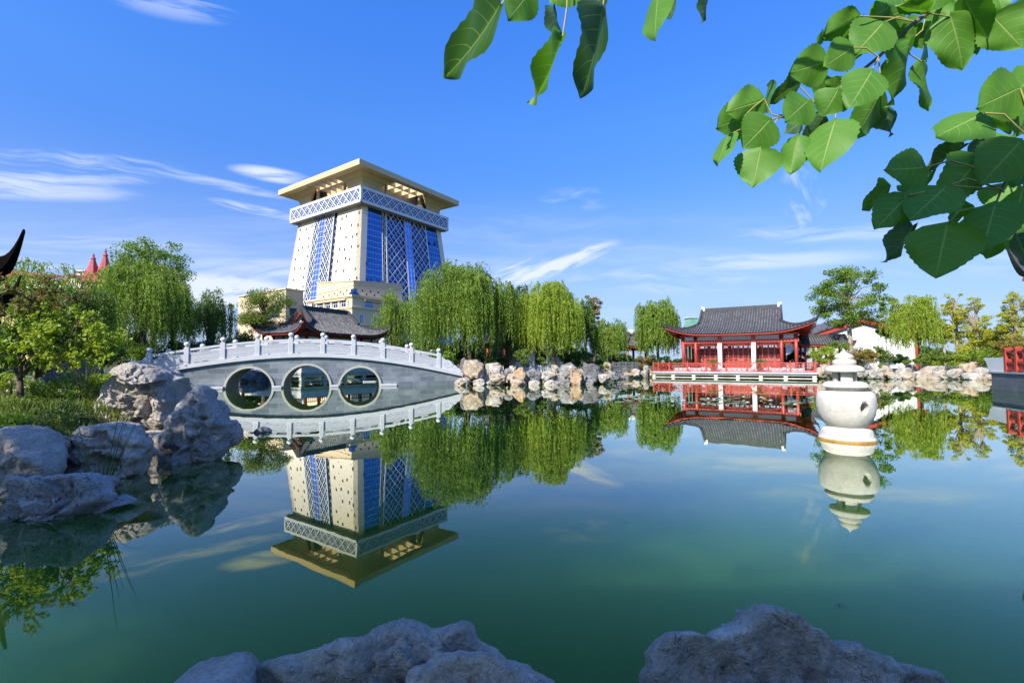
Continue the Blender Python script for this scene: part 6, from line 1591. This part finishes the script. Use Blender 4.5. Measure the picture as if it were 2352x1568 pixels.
LM=[leafmesh(1,.10,.08,.5),leafmesh(2,.25,.22,1.),leafmesh(3,-.12,.05,.7,1.05),leafmesh(4,.3,.35,1.4,.9),leafmesh(5,.05,.15,.8,.95,.6)]
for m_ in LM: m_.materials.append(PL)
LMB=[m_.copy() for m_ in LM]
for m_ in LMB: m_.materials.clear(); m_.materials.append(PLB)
def place(spray,bx,by,tx,ty,wpx,d,var,tilt=0.,blue=False,yaw=None,spin=0.):
    A=at(bx,by,d); B_=at(tx,ty,d+tilt); ax=(B_-A); L=ax.length; ay=ax.normalized(); view=ray((bx+tx)/2,(by+ty)/2).normalized()
    nz=(-view-ay*(-view).dot(ay)).normalized(); nx_=ay.cross(nz)
    wd_=wpx*d/F; full=.86*L; ratio=wd_/full
    # narrower in the picture than a full leaf: the blade is turned about its midrib
    ang=math.acos(max(.25,min(1.,ratio*.93))) * (1 if var%2 else -1) if ratio<1.05 else 0.
    sx=L*max(1.,ratio) if ratio>1.05 else L
    if yaw is not None: ang=yaw
    ang+=spin
    rx_=nx_*math.cos(ang)+nz*math.sin(ang); rz_=nz*math.cos(ang)-nx_*math.sin(ang)
    o=bpy.data.objects.new('leaf',(LMB if blue else LM)[var%5]); COL.objects.link(o)
    Mx=Matrix.Identity(4)
    for i in range(3): Mx[i][0]=rx_[i]*sx; Mx[i][1]=ay[i]*L; Mx[i][2]=rz_[i]*L; Mx[i][3]=A[i]-spray.location[i]
    o.parent=spray; o.matrix_local=Mx; return A,o
Z3=lambda x,y:(1607.8+x/1.3997/1.7415,y/1.3997/1.7415)
C2=lambda x,y:(1004.9+x/3.723,y/3.723)
def twig(spray,pts,d0,d1,r0,r1,mat,name='twig'):
    q=MB(); n=len(pts); P=[at(x,y,d0+(d1-d0)*i/(n-1))-spray.location for i,(x,y) in enumerate(pts)]; q.tube(P,[r0+(r1-r0)*i/(n-1) for i in range(n)],6); return q.build(name,mat,spray,smooth=True)
def petiole(spray,a,mid_,bpt,d,da=None):
    q=MB(); A=at(*a,da or d)-spray.location; B_=at(*bpt,d)-spray.location; M_=at(*mid_,d)-spray.location; q.tube([A,A.lerp(M_,.6)*1.,M_,M_.lerp(B_,.6),B_],.0022,5,cap=False); q.build('petiole',PET,spray,smooth=True)
rr=random.Random(4)
# spray 1: the long branch from the top right toward the middle
s1=thing('poplar_branch','long poplar branch with backlit heart-shaped leaves hanging in from the top','leafy branch',tuple(at(*Z3(1270,75),1.3)))
twig(s1,[Z3(*p) for p in ((1560,-260),(1400,-60),(1275,75),(1180,145),(1080,242),(1000,320),(920,385),(860,435),(800,478),(700,535),(640,575),(540,622),(440,662))],1.54,1.40,.0085,.0022,TWIG)
L1=[(160,757,88,925,115,0,1.24),(360,560,160,620,215,1,1.30),(245,655,78,722,205,2,1.36),(390,672,243,830,245,0,1.27),(340,835,292,1055,240,2,1.22),(552,765,500,976,192,4,1.26),(757,680,668,952,275,0,1.21),
 (605,563,462,692,205,2,1.27),(772,502,690,648,205,1,1.23),(708,348,488,412,215,2,1.32),(962,398,838,600,240,0,1.22),(895,92,692,216,190,3,1.36),(1022,130,860,310,260,2,1.30),(850,268,700,370,200,0,1.28),
 (1012,500,903,772,165,1,1.34),(1000,520,1112,737,125,3,1.38),(560,450,400,592,115,1,1.40),(1140,60,980,120,170,2,1.42),(1180,228,1133,577,118,3,1.27),(1238,345,1330,600,85,1,1.33),(1112,330,1117,505,95,3,1.36),
 (1400,90,1502,374,225,1,1.30),(1645,95,1812,272,225,2,1.34),(1480,-10,1600,235,190,0,1.28),(1185,-25,925,5,150,2,1.34),(1660,-60,1700,60,140,1,1.38),(1270,65,1092,60,90,3,1.30),(690,650,596,812,115,1,1.36),(560,690,478,745,95,0,1.38),
 (1200,150,1245,275,110,2,1.42),(1045,340,1062,440,95,4,1.38),(640,640,700,700,80,1,1.42),(760,430,742,520,95,1,1.42),(380,490,392,640,80,2,1.42),(1330,-30,1290,70,150,0,1.33),(1450,60,1330,250,120,4,1.42),(700,190,672,240,40,1,1.4),(1740,40,1812,150,120,0,1.4),(1500,150,1560,300,100,2,1.4)]
for i,(bx,by,tx,ty,w,v,d) in enumerate(L1):
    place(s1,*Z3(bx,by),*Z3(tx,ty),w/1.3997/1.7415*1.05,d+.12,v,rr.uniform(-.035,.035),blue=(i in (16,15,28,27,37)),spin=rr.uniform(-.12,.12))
for a,m_,b_ in (((450,655),(400,640),(362,560)),((640,575),(610,540),(560,488)),((640,575),(600,560),(600,563)),((440,660),(420,665),(390,672)),((440,660),(380,740),(342,835)),((560,630),(570,700),(552,765)),((750,500),(765,600),(757,680)),((830,460),(800,480),(772,502)),((840,415),(780,360),(708,348)),((1000,320),(980,360),(962,398)),((1195,122),(1110,95),(1022,130)),((1195,122),(1080,100),(895,92)),((1000,320),(930,270),(850,268)),((1270,80),(1245,170),(1180,228)),((1080,245),(1140,280),(1240,345)),((1275,75),(1340,85),(1400,95)),((360,555),(300,600),(245,655)),((440,660),(300,690),(160,757)),((1000,330),(1010,420),(1012,500)),((1140,0),(1160,20),(1185,-25)),((1560,-200),(1620,-50),(1645,95)),((1450,-150),(1470,-60),(1480,-10)),((1520,-220),(1640,-150),(1660,-60))):
    petiole(s1,Z3(*a),Z3(*m_),Z3(*b_),1.42)
rq=random.Random(21)
for cx_,cy_,tx_,ty_,w_ in ((1350,0,1300,130,190),(1480,120,1440,280,170),(1560,60,1600,200,160),(1620,150,1700,260,150),(1700,60,1790,140,170),(1250,190,1290,330,120),(1120,250,1060,330,130),(1000,180,880,200,170),(1060,40,980,90,180),(830,170,760,260,130),(900,300,800,330,150),(700,420,640,520,140),(880,520,800,640,150),(560,560,500,640,110),(1130,130,1230,230,150),(1420,-40,1380,110,180)):
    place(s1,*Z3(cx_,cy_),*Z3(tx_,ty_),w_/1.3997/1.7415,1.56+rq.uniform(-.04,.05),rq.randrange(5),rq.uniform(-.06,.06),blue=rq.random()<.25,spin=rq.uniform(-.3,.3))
# spray 2: the lower right cluster of bigger, shadier leaves
s2=thing('poplar_branch','lower right poplar spray of larger shaded leaves reaching in from the right edge','leafy branch',tuple(at(*Z3(1814,800),1.12)))
twig(s2,[Z3(*p) for p in ((2250,300),(2050,520),(1900,720),(1800,850),(1720,990),(1680,1080),(1655,1145))],1.2,1.08,.006,.002,TWIG)
L2=[(1790,492,1530,612,290,2,1.10),(1590,635,1325,757,255,4,1.14),(1792,795,1575,1030,300,0,1.06),(1262,938,1016,955,215,2,1.12),(1482,808,1283,975,95,3,1.17),(1565,875,1400,1120,235,1,1.11),(1375,1045,1165,1250,265,2,1.08),
 (1165,1095,985,1275,235,0,1.12),(1060,1038,943,1182,80,1,1.17),(1655,1143,1575,1410,290,0,1.04),(1385,1260,1318,1562,330,2,1.00),(1195,1262,1082,1468,105,3,1.12),(1655,1355,1598,1452,100,0,1.14),(1810,1045,1750,1330,240,2,1.03),(1775,1320,1845,1500,150,4,1.1),
 (1665,650,1745,745,95,2,1.18),(1610,785,1535,862,100,1,1.2),(1850,600,1800,760,100,3,1.15),(1180,1030,1140,1090,110,2,1.17),(1430,1200,1420,1260,60,1,1.15),(1900,400,1760,520,200,2,1.16),(1870,900,1760,1040,190,0,1.12)]
for i,(bx,by,tx,ty,w,v,d) in enumerate(L2):
    place(s2,*Z3(bx,by),*Z3(tx,ty),w/1.3997/1.7415*1.05,d,v,rr.uniform(-.03,.03),blue=(i in (4,11,14,16)),spin=rr.uniform(-.1,.1))
for a,m_,b_ in (((1850,760),(1830,600),(1792,495)),((1800,850),(1796,820),(1792,795)),((1850,780),(1700,640),(1592,635)),((1720,990),(1400,900),(1262,938)),((1720,990),(1650,900),(1567,875)),((1690,1060),(1500,1000),(1376,1045)),((1690,1060),(1400,1040),(1166,1095)),((1655,1145),(1450,1180),(1386,1260)),((1900,720),(1850,900),(1812,1045)),((1655,1145),(1656,1144),(1655,1143))):
    petiole(s2,Z3(*a),Z3(*m_),Z3(*b_),1.1)
for cx_,cy_,tx_,ty_,w_ in ((1760,560,1640,700,220),(1740,760,1640,860,200),(1560,930,1440,1000,190),(1700,1030,1640,1180,190),(1800,1250,1720,1390,190),(1840,850,1760,1000,200),(1300,960,1200,1080,170),(1480,1130,1400,1230,150),(1820,450,1740,600,190)):
    place(s2,*Z3(cx_,cy_),*Z3(tx_,ty_),w_/1.3997/1.7415,1.24+rq.uniform(-.03,.05),rq.randrange(5),rq.uniform(-.05,.05),blue=rq.random()<.25,spin=rq.uniform(-.3,.3))
# spray 3: leaves dangling from the top centre
s3=thing('poplar_branch','poplar sprig of curled bluish leaves dangling at the top centre','leafy branch',tuple(at(*C2(1100,-60),1.15)))
twig(s3,[C2(*p) for p in ((2500,-520),(1900,-330),(1400,-210),(1000,-150),(560,-130))],1.25,1.12,.006,.002,TWIG)
L3=[(530,52,172,722,300,1,1.08,1),(790,-75,590,188,330,2,1.12,0),(1200,-110,960,20,250,0,1.15,0),(1068,315,905,915,150,3,1.10,0),(1412,72,1330,828,265,1,1.07,1),(1400,-60,1340,90,160,2,1.16,1),(1890,-60,1838,330,270,0,1.10,0),(1940,-110,1985,165,150,4,1.16,1),(2308,-30,2304,178,45,3,1.12,1),(990,60,1085,330,110,3,1.14,1)]
for i,(bx,by,tx,ty,w,v,d,bl_) in enumerate(L3):
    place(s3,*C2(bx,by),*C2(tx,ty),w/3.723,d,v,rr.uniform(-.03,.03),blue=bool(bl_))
for a,m_,b_ in (((620,-130),(590,-20),(532,52)),((800,-140),(790,-100),(790,-75)),((1110,-160),(1108,60),(1070,315)),((1440,-215),(1430,-40),(1412,72)),((1900,-330),(1895,-150),(1890,-60)),((2310,-450),(2312,-200),(2308,-30)),((1940,-340),(1942,-200),(1940,-110)),((1200,-180),(1200,-150),(1200,-110))):
    petiole(s3,C2(*a),C2(*m_),C2(*b_),1.12)
# the poplar these branches belong to: trunk just behind and to the right of the viewer
bpy.context.view_layer.update()
PT=thing('leaning_poplar','poplar tree whose large-leaved branches hang into the top right and top centre of the view','tree',(2.7,-1.9,.4))
q=MB(); q.tube([(0,0,-.4),(.05,.0,1.2),(.0,.05,2.6),(-.15,.1,4.2),(-.3,.15,6.)],[.17,.14,.12,.09,.05],12); q.build('trunk',BARKP,PT,smooth=True)
for s_,(zx,zy_,d_),r_ in ((s1,(*Z3(1560,-260),1.54),.0085),(s2,(*Z3(2250,300),1.2),.006),(s3,(*C2(2500,-520),1.25),.006)):
    A=at(zx,zy_,d_)-s_.location; E_p=Vector((2.65,-1.8,3.3+.5*(s_ is s1)))-s_.location; M1=A.lerp(E_p,.35)+Vector((.12,.1,.30)); M2=A.lerp(E_p,.7)+Vector((.1,0,.22))
    q=MB(); q.tube([A,A.lerp(M1,.5)+Vector((0,0,.05)),M1,M2,E_p],[r_,r_*1.3,r_*2,r_*3,r_*4.5],7); q.build('twig',TWIG,s_,smooth=True)
    l=s_.location.copy(); s_.parent=PT; s_.location=l-PT.location; s_.name='branch'; del s_['category']
# water strider and float light on the pond
q=MB(); L=onz(1928,1392,0.); st=thing('water_strider','tiny dark water strider on the open water at the lower right','insect',(L.x,L.y,.004),.5)
INK=plain('insect_black',(.03,.02,.01),.5,.1,10.)
q.tube([(-.012,0,.004),(0,0,.006),(.012,0,.004)],[.0015,.0025,.001],6); q.build('body',INK,st)
for a in (.5,1.57,2.6,-.5,-1.57,-2.6):
    q=MB(); q.tube([(0,0,.005),(.012*math.cos(a),.012*math.sin(a),.010),(.028*math.cos(a),.028*math.sin(a),.0)],.0005,4); q.build('leg',INK,st)
L=onz(849,877,0); fl=thing('floating_spout','small white fountain pipe lying on the water seen through the right arch','fountain pipe',(L.x,L.y,.03),.3)
q=MB(); q.tube([(-.45,0,0),(.45,0,0)],.03,8); q.build('pipe',PLAST,fl); q=MB(); q.lathe([(.01,-.07),(.07,0),(.01,.07)],10,(-.45,0,0)); q.build('float',PLAST,fl)
